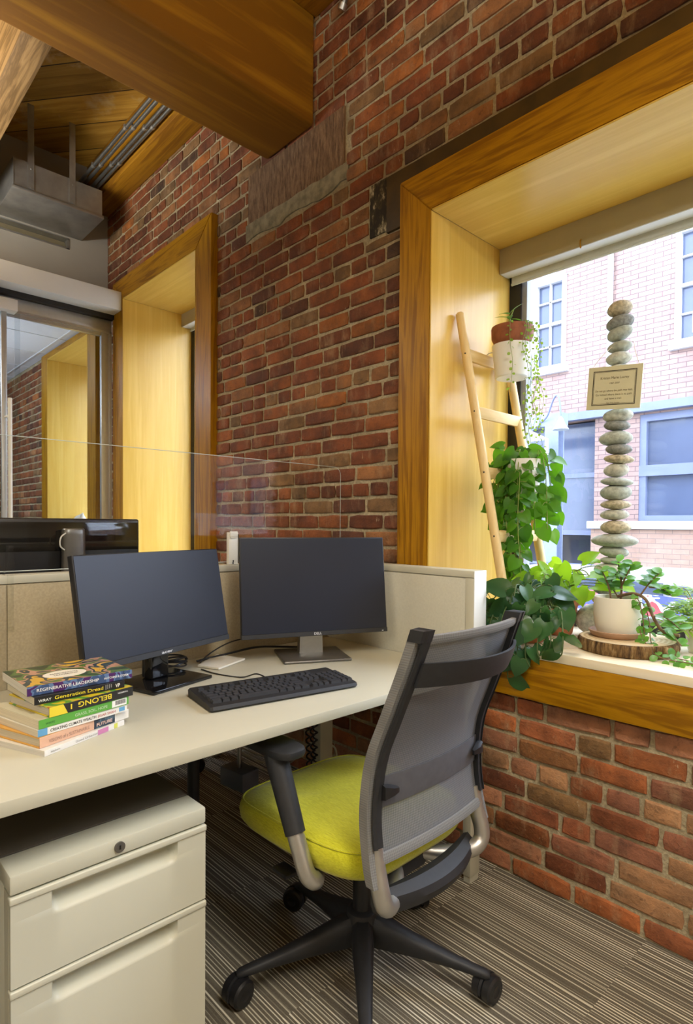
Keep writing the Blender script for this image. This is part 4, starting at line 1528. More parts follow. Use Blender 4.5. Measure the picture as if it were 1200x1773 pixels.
for side in (-1, 1):
    up_ = [p for p in PF if p.z > 0.425]
    mb = MB()
    mb.loft(sweep([p for p in up_ if p.z < 0.985], 0.0105, 0.025, -0.028, 0.003, side))
    sl_ = mb.build('mesh_sleeve', M['mesh_sleeve'], t_, 50)
    mb = MB()
    mb.loft(sweep([p for p in up_ if p.z > 0.49], -0.006, 0.010, -0.040, 0.000, side))
    mb.loft(sweep([p for p in up_ if p.z > 0.49], 0.0102, 0.018, -0.040, -0.0285, side))
    cap = [p for p in up_ if p.z > 0.955]
    mb.loft(sweep(cap, -0.008, 0.026, -0.040, 0.002, side))
    mb.build('back_upright', M['black_matte'], t_, 50)
    mb = MB()
    hw_ = half_w(0.45)
    path = [CH(-0.212, side * (hw_ - 0.006), 0.515), CH(-0.226, side * (hw_ - 0.004), 0.455), CH(-0.240, side * (hw_ - 0.002), 0.412), CH(-0.244, side * (hw_ - 0.010), 0.381), CH(-0.234, side * (hw_ - 0.040), 0.364), CH(-0.20, side * (hw_ - 0.10), 0.364), CH(-0.15, side * (hw_ - 0.15), 0.372), (CH(-0.09, side * (hw_ - 0.17), 0.380))]
    mb.tube(smooth_path(path, 6), 0.0205, 16)
    mb.build('back_tube', M['silver'], t_, 60)
# mesh panel
def back_pt(u, f, z, off=0.0, bulge=0.022):
    hw_ = half_w(z) + 0.002
    return CH(f - 0.024 + off - bulge * (1 - u * u) * (1.0 if z > 0.6 else 0.8), u * hw_, z)


mb = MB()
pm = [p for p in PF if p.z < 0.975]
pm = [p for p in pm if p.z > 0.475]
N = 20
rows_ = []
for p in pm:
    rows_.append([mb.b.verts.new(back_pt(-1 + 2 * i / N, p.x, p.z)) for i in range(N + 1)])
for a, b_ in zip(rows_, rows_[1:]):
    for i in range(N):
        mb.face([a[i], a[i + 1], b_[i + 1], b_[i]])
bm_ = mb.build('mesh_back', M['mesh_back'], t_, 0)


def prof_f(z):
    for a, b_ in zip(PF, PF[1:]):
        if b_.z <= z <= a.z:
            k = (a.z - z) / max(1e-6, a.z - b_.z)
            return a.x + (b_.x - a.x) * k
    return PF[-1].x if z < PF[-1].z else PF[0].x


def band(z0, z1, off0, th, bulge, mat, name, slope=0.0, parent=t_, u0=1.0, end_th=1.0):
    mb = MB()
    rings = []
    for i in range(N + 1):
        u = (-1 + 2 * i / N) * u0
        zz0, zz1 = z0, z1
        f0_, f1_ = prof_f(zz0), prof_f(zz1)
        r_ = []
        for (zq, fq, o_) in ((zz0, f0_, 0), (zz1, f1_, 0), (zz1, f1_, -th), ((zz0 + zz1) / 2, (f0_ + f1_) / 2, -th * 1.25), (zz0, f0_, -th)):
            r_.append(back_pt(u, fq, zq, off0 + o_, bulge))
        rings.append(r_)
    mb.loft(rings)
    return mb.build(name, mat, parent, 40)


band(0.958, 0.978, 0.004, 0.012, 0.022, M['mesh_sleeve'], 'top_hem')
band(0.468, 0.490, 0.004, 0.010, 0.018, M['mesh_sleeve'], 'bottom_hem')
band(0.868, 0.922, -0.016, 0.008, 0.060, M['black_matte'], 'shoulder_bar')
lb = band(0.585, 0.655, -0.001, 0.003, 0.022, M['lumbar'], 'lumbar_band', u0=0.97)
for side in (-1, 1):
    mb = MB()
    for_ = []
    z = 0.625
    a = back_pt(side * 0.98, prof_f(z), z, -0.012)
    b_ = back_pt(side * 0.76, prof_f(z), z, -0.014)
    mb.loft([[a + Vector((0, 0, -0.018)), a + Vector((0, 0, 0.018)), a + fw * -0.014 + Vector((0, 0, 0.014)), a + fw * -0.014 + Vector((0, 0, -0.014))],
             [(a + b_) / 2 + Vector((0, 0, -0.013)), (a + b_) / 2 + Vector((0, 0, 0.013)), (a + b_) / 2 + fw * -0.016 + Vector((0, 0, 0.008)), (a + b_) / 2 + fw * -0.016 + Vector((0, 0, -0.008))],
             [b_ + Vector((0, 0, -0.010)), b_ + Vector((0, 0, 0.004)), b_ + fw * -0.006 + Vector((0, 0, 0.002)), b_ + fw * -0.006 + Vector((0, 0, -0.008))]])
    mb.build('lumbar_grip', M['black_plastic'], lb)
# lower cross bar joining the tubes
mb = MB()
rings = []
for i in range(N + 1):
    u = -1 + 2 * i / N
    f = -0.212 - 0.034 * (1 - u * u)
    w = 0.018 + 0.014 * (1 - u * u)
    rings.append([CH(f + x * w, u * 0.182, 0.368 + y) for x, y in ((1.0, -0.010), (0.9, 0.016), (0.1, 0.024), (-0.8, 0.012), (-1.0, -0.004), (-0.7, -0.026), (0.6, -0.026))])
mb.loft(rings)
mb.build('cross_bar', M['black_matte'], t_, 40)
# arms
for side in (-1, 1):
    mb = MB()
    s0 = 0.252
    path = [CH(0.02, side * 0.13, 0.380), CH(-0.035, side * 0.20, 0.374), CH(-0.065, side * 0.235, 0.376), CH(-0.065, side * (s0 + 0.004), 0.400), CH(-0.045, side * (s0 + 0.008), 0.445), CH(-0.018, side * (s0 + 0.008), 0.500)]
    path[2] = CH(-0.070, side * 0.236, 0.380)
    mb.tube(smooth_path(path, 6), 0.0205, 16)
    mb.build('arm_tube', M['silver'], t_, 60)
    mb = MB()
    mb.tube([CH(-0.027, side * (s0 + 0.008), 0.482), CH(0.055, side * (s0 + 0.004), 0.648)], [0.0245, 0.029], 18)
    mb.build('arm_post', M['black_matte'], t_, 50)
    mb = MB()
    rings = []
    for ins, z in ((0.014, 0.644), (0.003, 0.647), (0.0, 0.656), (0.002, 0.664), (0.010, 0.668)):
        r_ = []
        for i in range(40):
            a = 2 * math.pi * i / 40
            ca, sa = math.cos(a), math.sin(a)
            e = 2 / 3.0
            ff = 0.105 + (0.118 - ins) * math.copysign(abs(ca) ** e, ca)
            ss = (0.046 - ins) * math.copysign(abs(sa) ** e, sa) * (1 - 0.12 * ca)
            r_.append(CH(ff, side * (s0 - 0.012) + ss, z))
        rings.append(r_)
    mb.loft(rings)
    mb.build('arm_pad', M['black_matte'], t_, 45)
# the neighbour's chair beyond the back panel: only its dark base shows under the panel
src = t_
nb = src.copy()
COL.objects.link(nb)
nb.location = (-2.735, -0.66, 0)
nb.rotation_euler = (0, 0, R(172))
nb['label'] = 'shadowed office chair base seen under the desk beyond the beige panel'
for ch in [o for o in bpy.data.objects if o.parent == src]:
    c_ = ch.copy()
    COL.objects.link(c_)
    c_.parent = nb
    for g_ in [o for o in bpy.data.objects if o.parent == ch]:
        d_ = g_.copy()
        COL.objects.link(d_)
        d_.parent = c_

# ------------------------------------------------------------------ things on and by the window sill
SILL = 0.80
# ladder leaning on the left reveal
def lx(z):
    return -1.345 - (z - 1.773) * 0.197


t_ = thing('ladder', 'pale wooden plant ladder leaning on the window reveal', 'ladder', (lx(SILL), 0.26, SILL))
for y, top in ((0.115, 2.030), (0.425, 2.020)):
    mb = MB()
    mb.tube([(lx(SILL + 0.002), y, SILL + 0.002), (lx(1.4), y, 1.4), (lx(top), y, top)], 0.0175, 14)
    mb.tube([(lx(top), y, top - 0.001), (lx(top + 0.006), y, top + 0.006)], [0.0170, 0.012], 14)
    mb.build('rail', M['pine'], t_)
for z in (1.868, 1.640, 1.405, 1.165, 0.945):
    mb = MB()
    mb.box(-0.012, 0.012, 0.118, 0.422, -0.021, 0.021, 0.003, mat=Matrix.Translation((lx(z), 0, z)) @ Matrix.Rotation(R(11), 4, 'Y'))
    rg_ = mb.build('rung', M['pine_y'], t_)
    mb = MB()
    for y in (0.115,):
        mb.ball((lx(z) + 0.006, y - 0.0165, z), 0.0035, sub=1)
    mb.build('screw', M['black_matte'], rg_)


# ---------- leaves
def leaf(mb, base, tip_dir, nrm, L, W, fold=0.25, curl=0.25, lobe=0.16, mi=0, shape='heart'):
    d = Vector(tip_dir).normalized()
    nz = Vector(nrm)
    nz = (nz - d * nz.dot(d))
    if nz.length < 1e-4:
        nz = d.orthogonal()
    nz.normalize()
    sx = d.cross(nz).normalized()
    if shape == 'heart':
        prof = [(0.0, 0.30), (0.06, 0.43), (0.18, 0.52), (0.34, 0.52), (0.52, 0.44), (0.70, 0.30), (0.86, 0.13), (1.0, 0.0)]
    elif shape == 'oval':
        prof = [(0.0, 0.05), (0.10, 0.26), (0.28, 0.44), (0.50, 0.52), (0.70, 0.48), (0.86, 0.34), (0.96, 0.15), (1.0, 0.0)]
        lobe = 0
    else:
        prof = [(0.0, 0.10), (0.2, 0.4), (0.5, 0.5), (0.8, 0.3), (1.0, 0.0)]
        lobe = 0
    base = Vector(base)
    rows = []
    for t_0, w in prof:
        r = []
        for k in (-1, -0.55, 0, 0.55, 1):
            tt = t_0 - lobe * (1 - t_0) ** 3 * abs(k) ** 1.5
            y = tt * L
            x = k * w * W
            z = -curl * L * max(0, tt) ** 2 + fold * abs(x) * (1 - 0.35 * abs(k))
            r.append(base + d * y + sx * x + nz * z)
        if w == 0.0:
            r = [base + d * (t_0 * L) + nz * (-curl * L * t_0 ** 2)]
        rows.append([mb.b.verts.new(p) for p in r])
    for a, b_ in zip(rows, rows[1:]):
        if len(b_) == 1:
            for i in range(len(a) - 1):
                mb.face([a[i], a[i + 1], b_[0]], mi)
        else:
            for i in range(len(a) - 1):
                mb.face([a[i], a[i + 1], b_[i + 1], b_[i]], mi)


def rv(rg, s=1.0):
    return Vector((rg.uniform(-s, s), rg.uniform(-s, s), rg.uniform(-s, s)))


FACE = Vector((0.45, -0.75, 0.35))         # leaves turn broadly to the room


def vine(fol, stm, pts, rg, spacing, size, shape='heart', droop=0.8, face=FACE, pet=0.03, r=0.0018, fold=0.25, every=1, spread=1.0):
    path = smooth_path(pts, 6)
    stm.tube(path, r, 6)
    acc, side = 0.0, 1
    for a, b_ in zip(path, path[1:]):
        acc += (b_ - a).length
        while acc > spacing:
            acc -= spacing
            side = -side
            dirv = (b_ - a).normalized()
            out = dirv.cross(Vector(face)).normalized() * side
            sz = size * rg.uniform(0.65, 1.15)
            pe = a + (out * spread + rv(rg, 0.7) + Vector(face) * 0.35).normalized() * pet * rg.uniform(0.6, 1.4)
            if pet > 0.006:
                stm.tube([a, (a + pe) / 2 + Vector((0, 0, pet * 0.15)), pe], r * 0.55, 5)
            tip = (out * 0.55 * spread + Vector((0, 0, -droop)) + rv(rg, 0.45))
            leaf(fol, pe, tip, Vector(face) + rv(rg, 0.7), sz, sz * rg.uniform(0.75, 0.95), fold, rg.uniform(0.02, 0.35), shape=shape)


def pot(t_, c, prof, mat, soil_r, soil_z, name='pot', n=40):
    mb = MB()
    mb.lathe(prof, c, n)
    mb.build(name, mat, t_)
    if soil_r:
        mb = MB()
        mb.lathe([(0.0005, soil_z - 0.006), (soil_r, soil_z - 0.006), (soil_r, soil_z), (0.0005, soil_z + 0.002)], c, 24)
        mb.build('soil', M['soil'], t_)


# 1) string-of-hearts in a terracotta pot, sitting in a white planter hung on the top rung
c1 = (-1.262, 0.277, 1.785)
t_ = thing('hanging_planter', 'white hanging cup planter hooked on the top ladder rung', 'planter', c1, 'white planters hung on the ladder')
pot(t_, c1, [(0.001, 0.0), (0.060, 0.0), (0.064, 0.004), (0.0775, 0.125), (0.0775, 0.128), (0.0745, 0.128), (0.061, 0.008), (0.001, 0.006)], M['white_pot'], None, 0, 'cup')
mb = MB()
mb.tube(smooth_path([(-1.328, 0.277, 1.893), (-1.345, 0.277, 1.905), (-1.375, 0.277, 1.902), (-1.385, 0.277, 1.875)]), 0.003, 8)
mb.build('hook', M['white_pot'], t_)
c2 = (-1.262, 0.277, 1.792)
t_ = thing('potted_plant', 'trailing string plant in a brown terracotta pot, highest on the ladder', 'potted plant', c2, 'plants on the ladder and sill')
pot(t_, c2, [(0.001, 0.001), (0.048, 0.001), (0.052, 0.006), (0.070, 0.130), (0.0795, 0.150), (0.082, 0.185), (0.080, 0.192), (0.072, 0.192), (0.068, 0.176), (0.001, 0.172)], M['dark_terracotta'], 0.070, 0.178)
rg = random.Random(11)
fol, stm = MB(), MB()
top1 = Vector((c2[0], c2[1], c2[2] + 0.178))
stm.tube([top1 + Vector((-0.02, 0.0, 0)), top1 + Vector((-0.012, 0.0, 0.05)), top1 + Vector((0.0, 0.005, 0.085))], 0.003, 6)
for ang, ele, L_, h in ((200, -0.3, 0.075, 0.03), (250, -0.6, 0.08, 0.035), (300, 0.1, 0.06, 0.05), (20, 0.9, 0.06, 0.075), (170, 0.5, 0.06, 0.07), (60, 0.2, 0.05, 0.05), (230, 0.2, 0.06, 0.055)):
    dv = Vector((math.cos(R(ang)), math.sin(R(ang)), ele))
    leaf(fol, top1 + Vector((-0.012, 0, h)), dv, (0, -0.4, 1), L_, L_ * 0.40, 0.3, 0.2, shape='oval')
fol.build('rosette', M['leaf_jade'], t_)
fol = MB()
for k, (ox, oy, ln, wob) in enumerate(((0.035, -0.074, 0.24, 0.010), (0.074, -0.035, 0.45, 0.012), (0.082, 0.006, 0.34, 0.016), (0.068, 0.05, 0.50, 0.012), (0.079, -0.02, 0.56, 0.008), (0.045, 0.07, 0.42, 0.01), (0.080, 0.03, 0.62, 0.02), (0.076, -0.028, 0.38, 0.014))):
    p0 = Vector((c2[0], c2[1], c2[2]))
    pts = [p0 + Vector((ox * 0.6, oy * 0.6, 0.182)), p0 + Vector((ox * 1.02, oy * 1.02, 0.198)), p0 + Vector((ox * 1.10, oy * 1.10, 0.16))]
    n_ = int(ln / 0.06)
    for i in range(1, n_ + 1):
        pts.append(p0 + Vector((ox * 1.12 + rg.uniform(-wob, wob) + (0.05 if k == 6 else 0.012) * i / n_, oy * 1.12 + rg.uniform(-wob, wob), 0.16 - ln * i / n_)))
    vine(fol, stm, pts, rg, 0.017, 0.0120, 'oval', 0.5, FACE, 0.005, 0.0009, 0.1)
fol.build('foliage', M['leaf_fine'], t_)
stm.build('stems', M['stem'], t_)

# 2) pothos in a white planter on the middle rung
c3 = (-1.198, 0.262, 1.330)
t_ = thing('hanging_planter', 'white hanging cup planter half hidden by heart-shaped leaves on the middle rung', 'planter', c3, 'white planters hung on the ladder')
pot(t_, c3, [(0.001, 0.0), (0.054, 0.0), (0.058, 0.004), (0.072, 0.125), (0.072, 0.128), (0.069, 0.128), (0.055, 0.008), (0.001, 0.006)], M['white_pot'], None, 0, 'cup')
mb = MB()
mb.tube(smooth_path([(-1.250, 0.262, 1.438), (-1.262, 0.262, 1.446), (-1.285, 0.262, 1.440), (-1.292, 0.262, 1.412)]), 0.003, 8)
mb.build('hook', M['white_pot'], t_)
c3b = (-1.198, 0.262, 1.338)
t_ = thing('potted_plant', 'green heart-leaf vine cascading from the middle rung of the ladder', 'potted plant', c3b, 'plants on the ladder and sill')
pot(t_, c3b, [(0.001, 0.001), (0.046, 0.001), (0.060, 0.112), (0.056, 0.114), (0.052, 0.108), (0.001, 0.106)], M['terracotta'], 0.052, 0.110)
rg = random.Random(5)
fol, stm = MB(), MB()
tp = Vector((c3b[0], c3b[1], c3b[2] + 0.11))
for k in range(17):
    a = R(360 * k / 17 + rg.uniform(-12, 12))
    rad = rg.uniform(0.07, 0.115)
    dx, dy = math.cos(a) * rad - 0.015, math.sin(a) * rad * 0.85
    if dx < -0.10:
        dx = -0.10
    drop = rg.uniform(0.08, 0.30)
    pts = [tp + Vector((dx * 0.3, dy * 0.3, 0.0)), tp + Vector((dx * 0.7, dy * 0.7, rg.uniform(0.02, 0.05))), tp + Vector((dx, dy, -0.03)), tp + Vector((dx * 1.1, dy * 1.1, -drop * 0.6)), tp + Vector((dx * 1.05 + rg.uniform(-.02, .02), dy * 1.05, -drop))]
    vine(fol, stm, pts, rg, 0.034, 0.056, 'heart', 0.75, FACE, 0.026)
for k in range(6):
    a0, b0 = rg.uniform(-0.05, 0.04), rg.uniform(-0.09, -0.02)
    pts = [tp + Vector((a0 * 0.5, b0 * 0.6, 0.0)), tp + Vector((a0, b0, -0.08)), tp + Vector((a0 * 1.0, b0 * 1.1, -0.22)), tp + Vector((a0 * 0.8 + 0.01, b0, -0.34)), tp + Vector((a0 * 0.6 + 0.02, b0 * 0.9, rg.uniform(-0.46, -0.40)))]
    vine(fol, stm, pts, rg, 0.032, 0.052, 'heart', 0.9, FACE, 0.020)
fol.build('foliage', M['leaf_pothos'], t_, 0)
stm.build('stems', M['stem'], t_)

# 3) dark philodendron spilling over the front of the sill
c4 = (-1.075, 0.085, SILL)
t_ = thing('potted_plant', 'dark heart-leaf plant in a terracotta pot spilling over the sill edge', 'potted plant', c4, 'plants on the ladder and sill')
pot(t_, c4, [(0.001, 0.001), (0.058, 0.001), (0.062, 0.006), (0.078, 0.085), (0.086, 0.087), (0.090, 0.120), (0.084, 0.121), (0.078, 0.104), (0.001, 0.10)], M['terracotta'], 0.078, 0.108)
rg = random.Random(21)
fol, stm = MB(), MB()
tp = Vector((c4[0], c4[1], SILL + 0.112))
F2 = Vector((0.40, -0.65, 0.75))
for k in range(15):
    a = R(rg.uniform(0, 360))
    rad = rg.uniform(0.05, 0.13)
    dx, dy = math.cos(a) * rad, math.sin(a) * rad * 0.9
    hz = rg.uniform(0.03, 0.10)
    pts = [tp, tp + Vector((dx * 0.4, dy * 0.4, hz * 0.8)), tp + Vector((dx, dy, hz)), tp + Vector((dx * 1.35, dy * 1.25, hz - 0.035))]
    vine(fol, stm, pts, rg, 0.042, 0.074, 'heart', 0.35, F2, 0.03, 0.0022)
for dx, drop in ((-0.10, 0.05), (-0.06, 0.12), (-0.02, 0.17), (0.02, 0.20), (0.05, 0.16), (0.08, 0.13), (0.12, 0.09), (0.16, 0.06), (0.20, 0.07)):
    q = tp + Vector((dx, -0.105, -0.02))
    pts = [tp + Vector((dx * 0.3, -0.03, 0.0)), tp + Vector((dx * 0.8, -0.08, 0.03)), tp + Vector((dx, -0.130, -0.035)), tp + Vector((dx * 1.05, -0.150, -0.06 - drop * 0.5)), tp + Vector((dx * 1.0 + rg.uniform(-.02, .02), -0.148, -0.06 - drop * 0.8))]
    vine(fol, stm, pts, rg, 0.046, 0.074, 'heart', 0.8, FACE, 0.02, 0.0022)
fol.build('foliage', M['leaf_dark'], t_, 0)
stm.build('stems', M['dark_stem'], t_)

# 4) bright lime pothos behind it
c5 = (-1.075, 0.300, SILL)
t_ = thing('potted_plant', 'bright lime leaf plant in a tall terracotta pot behind the dark-leaved one', 'potted plant', c5, 'plants on the ladder and sill')
pot(t_, c5, [(0.001, 0.001), (0.056, 0.001), (0.060, 0.006), (0.078, 0.110), (0.086, 0.112), (0.090, 0.150), (0.084, 0.151), (0.078, 0.134), (0.001, 0.13)], M['terracotta'], 0.078, 0.138)
rg = random.Random(33)
fol, stm = MB(), MB()
tp = Vector((c5[0], c5[1], SILL + 0.142))
for k in range(14):
    a = R(rg.uniform(150, 395))
    rad = rg.uniform(0.05, 0.15)
    hz = rg.uniform(0.03, 0.13)
    dx, dy = math.cos(a) * rad, math.sin(a) * rad * 0.8
    pts = [tp, tp + Vector((dx * 0.5, dy * 0.5, hz * 0.8)), tp + Vector((dx, dy, hz)), tp + Vector((dx * 1.25, dy * 1.2, hz - 0.02))]
    vine(fol, stm, pts, rg, 0.06, 0.062, 'heart', 0.15, F2, 0.03, 0.002)
for dx, dy, hz in ((0.16, -0.03, 0.05), (0.20, -0.02, 0.07), (0.22, 0.0, 0.04), (0.15, -0.05, 0.09), (0.24, -0.03, 0.06)):
    p = tp + Vector((dx, dy, hz))
    stm.tube(smooth_path([tp, tp + Vector((dx * 0.4, dy * 0.4, hz * 0.9)), p]), 0.0018, 6)
    leaf(fol, p, (0.8, -0.2, 0.15 + rg.uniform(-.3, .4)), (0.3, -0.5, 0.9), 0.068, 0.058, 0.25, 0.2)
fol.build('foliage', M['leaf_lime'], t_, 0)
stm.build('stems', M['stem'], t_)

# 4b) small terracotta pot at the foot of the ladder
c6 = (-1.150, 0.165, SILL)
t_ = thing('clay_pot', 'small clay saucer pot standing at the foot of the ladder', 'pot', c6)
pot(t_, (-1.215, 0.205, SILL), [(0.001, 0.001), (0.030, 0.001), (0.034, 0.004), (0.042, 0.055), (0.046, 0.056), (0.048, 0.075), (0.044, 0.076), (0.040, 0.066), (0.001, 0.064)], M['terracotta'], 0.040, 0.068)

# 5) wood slice, saucer and jade plant
cs_ = Vector((-0.770, 0.190, SILL))
t_ = thing('wood_slice', 'round bark-edged slice of log lying on the window sill', 'wood slice', tuple(cs_))
rg = random.Random(8)
N_ = 120
rad = [0.148 + 0.006 * mnoise.noise(Vector((math.cos(2 * math.pi * i / N_) * 1.5, math.sin(2 * math.pi * i / N_) * 1.5, 1))) for i in range(N_)]
rug = [rg.uniform(-0.0035, 0.0035) for i in range(N_)]
mb = MB()
rings = []
for z, k, d in ((0.0008, 0.4, -0.004), (0.004, 1, 0), (0.020, 1.2, 0.001), (0.036, 1, 0), (0.0405, 0.4, -0.003)):
    rings.append([cs_ + Vector((math.cos(2 * math.pi * i / N_), math.sin(2 * math.pi * i / N_), 0)) * (rad[i] + rug[i] * k + d + rg.uniform(-.001, .001)) + Vector((0, 0, z)) for i in range(N_)])
mb.loft(rings)
mb.build('bark', M['bark'], t_, 60)
mb = MB()
rings = [[cs_ + Vector((math.cos(2 * math.pi * i / N_), math.sin(2 * math.pi * i / N_), 0)) * (rad[i] - 0.006) * k + Vector((0, 0, 0.0412)) for i in range(N_)] for k in (1.0, 0.01)]
mb.loft(rings, True, False)
mb.build('cut_face', M['log_face'], t_, 60)
cp = Vector((-0.803, 0.190, 0.8415))
t_ = thing('pot_saucer', 'round pale clay saucer under the cream ceramic pot', 'saucer', tuple(cp))
mb = MB()
mb.lathe([(0.001, 0.0005), (0.074, 0.0005), (0.080, 0.005), (0.087, 0.015), (0.089, 0.020), (0.085, 0.0215), (0.080, 0.013), (0.072, 0.008), (0.001, 0.007)], tuple(cp), 48)
mb.build('dish', M['saucer'], t_)
cp2 = Vector((-0.803, 0.190, 0.8490))
t_ = thing('potted_plant', 'jade-leaf plant in a cream ceramic pot on the wood slice', 'potted plant', tuple(cp2), 'plants on the ladder and sill')
pot(t_, tuple(cp2), [(0.001, 0.0005), (0.052, 0.0005), (0.060, 0.004), (0.0685, 0.025), (0.0740, 0.065), (0.0735, 0.100), (0.0715, 0.122), (0.0700, 0.1235), (0.0670, 0.122), (0.0690, 0.100), (0.066, 0.090), (0.001, 0.09)], M['white_ceramic'], 0.0675, 0.104)
rg = random.Random(14)
fol, stm = MB(), MB()
tp = cp2 + Vector((0, 0, 0.104))


def twig(pts, r0=0.004, n_leaf=7, size=0.036, shape='oval'):
    path = smooth_path(pts, 5)
    stm.tube(path, [r0 * (1 - 0.6 * i / len(path)) for i in range(len(path))], 7)
    for i in range(n_leaf):
        k = 0.42 + 0.58 * i / max(1, n_leaf - 1)
        p = path[min(len(path) - 1, int(k * (len(path) - 1)))]
        a = rg.uniform(0, 6.28)
        dv = Vector((math.cos(a), math.sin(a) * 0.7, rg.uniform(0.0, 0.8)))
        leaf(fol, p, dv, (0.3, -0.5, 1.0), size * rg.uniform(0.8, 1.25), size * rg.uniform(0.6, 0.8), 0.25, 0.15, shape=shape)


twig([tp + Vector((-0.02, 0, 0)), tp + Vector((-0.03, 0, 0.05)), tp + Vector((-0.05, -0.01, 0.105))], 0.004, 13)
twig([tp + Vector((0.01, 0, 0)), tp + Vector((0.012, 0, 0.06)), tp + Vector((0.0, 0.0, 0.135))], 0.0045, 18)
twig([tp + Vector((0.01, 0, 0.05)), tp + Vector((0.03, -0.01, 0.09)), tp + Vector((0.045, 0, 0.13))], 0.0035, 14)
twig([tp + Vector((0.0, 0, 0.02)), tp + Vector((-0.03, 0.02, 0.06)), tp + Vector((-0.01, 0.02, 0.10))], 0.003, 7)
br = [tp + Vector((0.0, 0, 0.02)), tp + Vector((0.055, -0.01, 0.035)), tp + Vector((0.095, -0.015, 0.018)), tp + Vector((0.120, -0.02, -0.035)), tp + Vector((0.150, -0.02, -0.075)), tp + Vector((0.195, -0.02, -0.080))]
stm.tube(smooth_path(br, 6), 0.0052, 8)
twig([tp + Vector((0.075, -0.012, 0.03)), tp + Vector((0.10, -0.01, 0.07)), tp + Vector((0.13, -0.01, 0.105))], 0.003, 14)
twig([tp + Vector((0.10, -0.01, 0.06)), tp + Vector((0.14, 0.0, 0.055)), tp + Vector((0.165, 0.0, 0.035))], 0.003, 12)
twig([tp + Vector((0.12, -0.02, -0.03)), tp + Vector((0.16, -0.03, -0.03)), tp + Vector((0.20, -0.03, -0.06))], 0.003, 8, 0.042)
twig([tp + Vector((0.15, -0.02, -0.075)), tp + Vector((0.18, -0.03, -0.085)), tp + Vector((0.205, -0.03, -0.11))], 0.003, 7, 0.040)
# trailing chain of round leaves over the rim and along the sill
for pts in ([tp + Vector((0.05, -0.02, 0.005)), tp + Vector((0.074, -0.03, 0.022)), tp + Vector((0.090, -0.035, -0.02)), tp + Vector((0.097, -0.035, -0.07)), tp + Vector((0.10, -0.04, -0.100))],
            [tp + Vector((0.055, -0.01, 0.005)), tp + Vector((0.085, -0.01, 0.005)), tp + Vector((0.105, -0.015, -0.05)), tp + Vector((0.125, -0.05, -0.110)), tp + Vector((0.165, -0.07, -0.137)), tp + Vector((0.23, -0.08, -0.140)), tp + Vector((0.32, -0.09, -0.140))],
            [tp + Vector((0.08, -0.03, -0.06)), tp + Vector((0.10, -0.05, -0.10)), tp + Vector((0.16, -0.10, -0.137)), tp + Vector((0.25, -0.12, -0.139)), tp + Vector((0.34, -0.13, -0.139))]):
    vine(fol, stm, pts, rg, 0.0125, 0.026, 'oval', 0.1, (0.3, -0.6, 0.8), 0.004, 0.0016, 0.2)
fol.build('foliage', M['leaf_jade'], t_, 0)
stm.build('branches', M['brown_stem'], t_)

# 6) feathery plant at the right end of the sill
c7 = (-0.590, 0.330, SILL)
t_ = thing('potted_plant', 'feathery narrow-leaved plant at the right edge, beyond the jade plant', 'potted plant', c7, 'plants on the ladder and sill')
pot(t_, c7, [(0.001, 0.001), (0.040, 0.001), (0.052, 0.075), (0.055, 0.076), (0.055, 0.09), (0.050, 0.09), (0.001, 0.08)], M['white_ceramic'], 0.049, 0.083)
rg = random.Random(41)
fol, stm = MB(), MB()
tp = Vector((c7[0], c7[1], SILL + 0.083))
for k in range(22):
    a = R(rg.uniform(90, 300))
    ln = rg.uniform(0.08, 0.17)
    hz = rg.uniform(-0.02, 0.12)
    dx, dy = math.cos(a) * ln * 0.8, math.sin(a) * ln * 0.8
    pts = [tp, tp + Vector((dx * 0.5, dy * 0.5, hz * 0.8 + 0.02)), tp + Vector((dx, dy, hz))]
    path = smooth_path(pts, 5)
    stm.tube(path, 0.0016, 5)
    for p in path[2:]:
        for s_ in (-1, 1):
            dv = Vector((dx, dy, 0)).normalized() * 0.7 + Vector((-dy, dx, 0)).normalized() * s_ * 0.8 + Vector((0, 0, rg.uniform(-0.2, 0.7)))
            leaf(fol, p, dv, (0, -0.3, 1), rg.uniform(0.030, 0.055), 0.008, 0.3, 0.3, shape='blade')
fol.build('foliage', M['leaf_fine'], t_, 0)
stm.build('stems', M['stem'], t_)

# stone tower threaded on a rod
STONES = [(-0.885, 1.984, 0.042, 0.028, 9, 3), (-0.883, 1.934, 0.046, 0.027, 12, 2), (-0.883, 1.897, 0.044, 0.026, 14, 1), (-0.882, 1.848, 0.042, 0.020, 6, 1), (-0.885, 1.807, 0.045, 0.022, 5, 0),
          (-0.886, 1.766, 0.047, 0.019, 0, 0), (-0.886, 1.729, 0.049, 0.019, 0, 1), (-0.885, 1.691, 0.049, 0.019, 0, 0), (-0.884, 1.652, 0.047, 0.018, 0, 1),
          (-0.885, 1.602, 0.053, 0.023, 0, 0), (-0.889, 1.568, 0.046, 0.019, -4, 2), (-0.892, 1.522, 0.058, 0.027, 0, 1), (-0.880, 1.482, 0.047, 0.019, -2, 2), (-0.879, 1.446, 0.052, 0.017, -5, 3), (-0.888, 1.407, 0.043, 0.025, 0, 0), (-0.884, 1.365, 0.056, 0.015, -4, 1), (-0.889, 1.326, 0.055, 0.027, 2, 1), (-0.888, 1.283, 0.053, 0.017, -2, 3), (-0.890, 1.247, 0.050, 0.019, 0, 0), (-0.888, 1.201, 0.053, 0.025, 2, 3), (-0.892, 1.153, 0.081, 0.025, 0, 1), (-0.891, 1.113, 0.052, 0.021, -6, 1), (-0.896, 1.080, 0.044, 0.014, 0, 1), (-0.901, 1.048, 0.062, 0.022, 0, 0), (-0.902, 1.001, 0.052, 0.022, 0, 0), (-0.910, 0.969, 0.051, 0.016, 0, 2), (-0.916, 0.935, 0.051, 0.021, 0, 3)]
SY = 0.37
SM = [M['stone_light'], M['stone_green'], M['stone_dark'], M['stone_tan']]
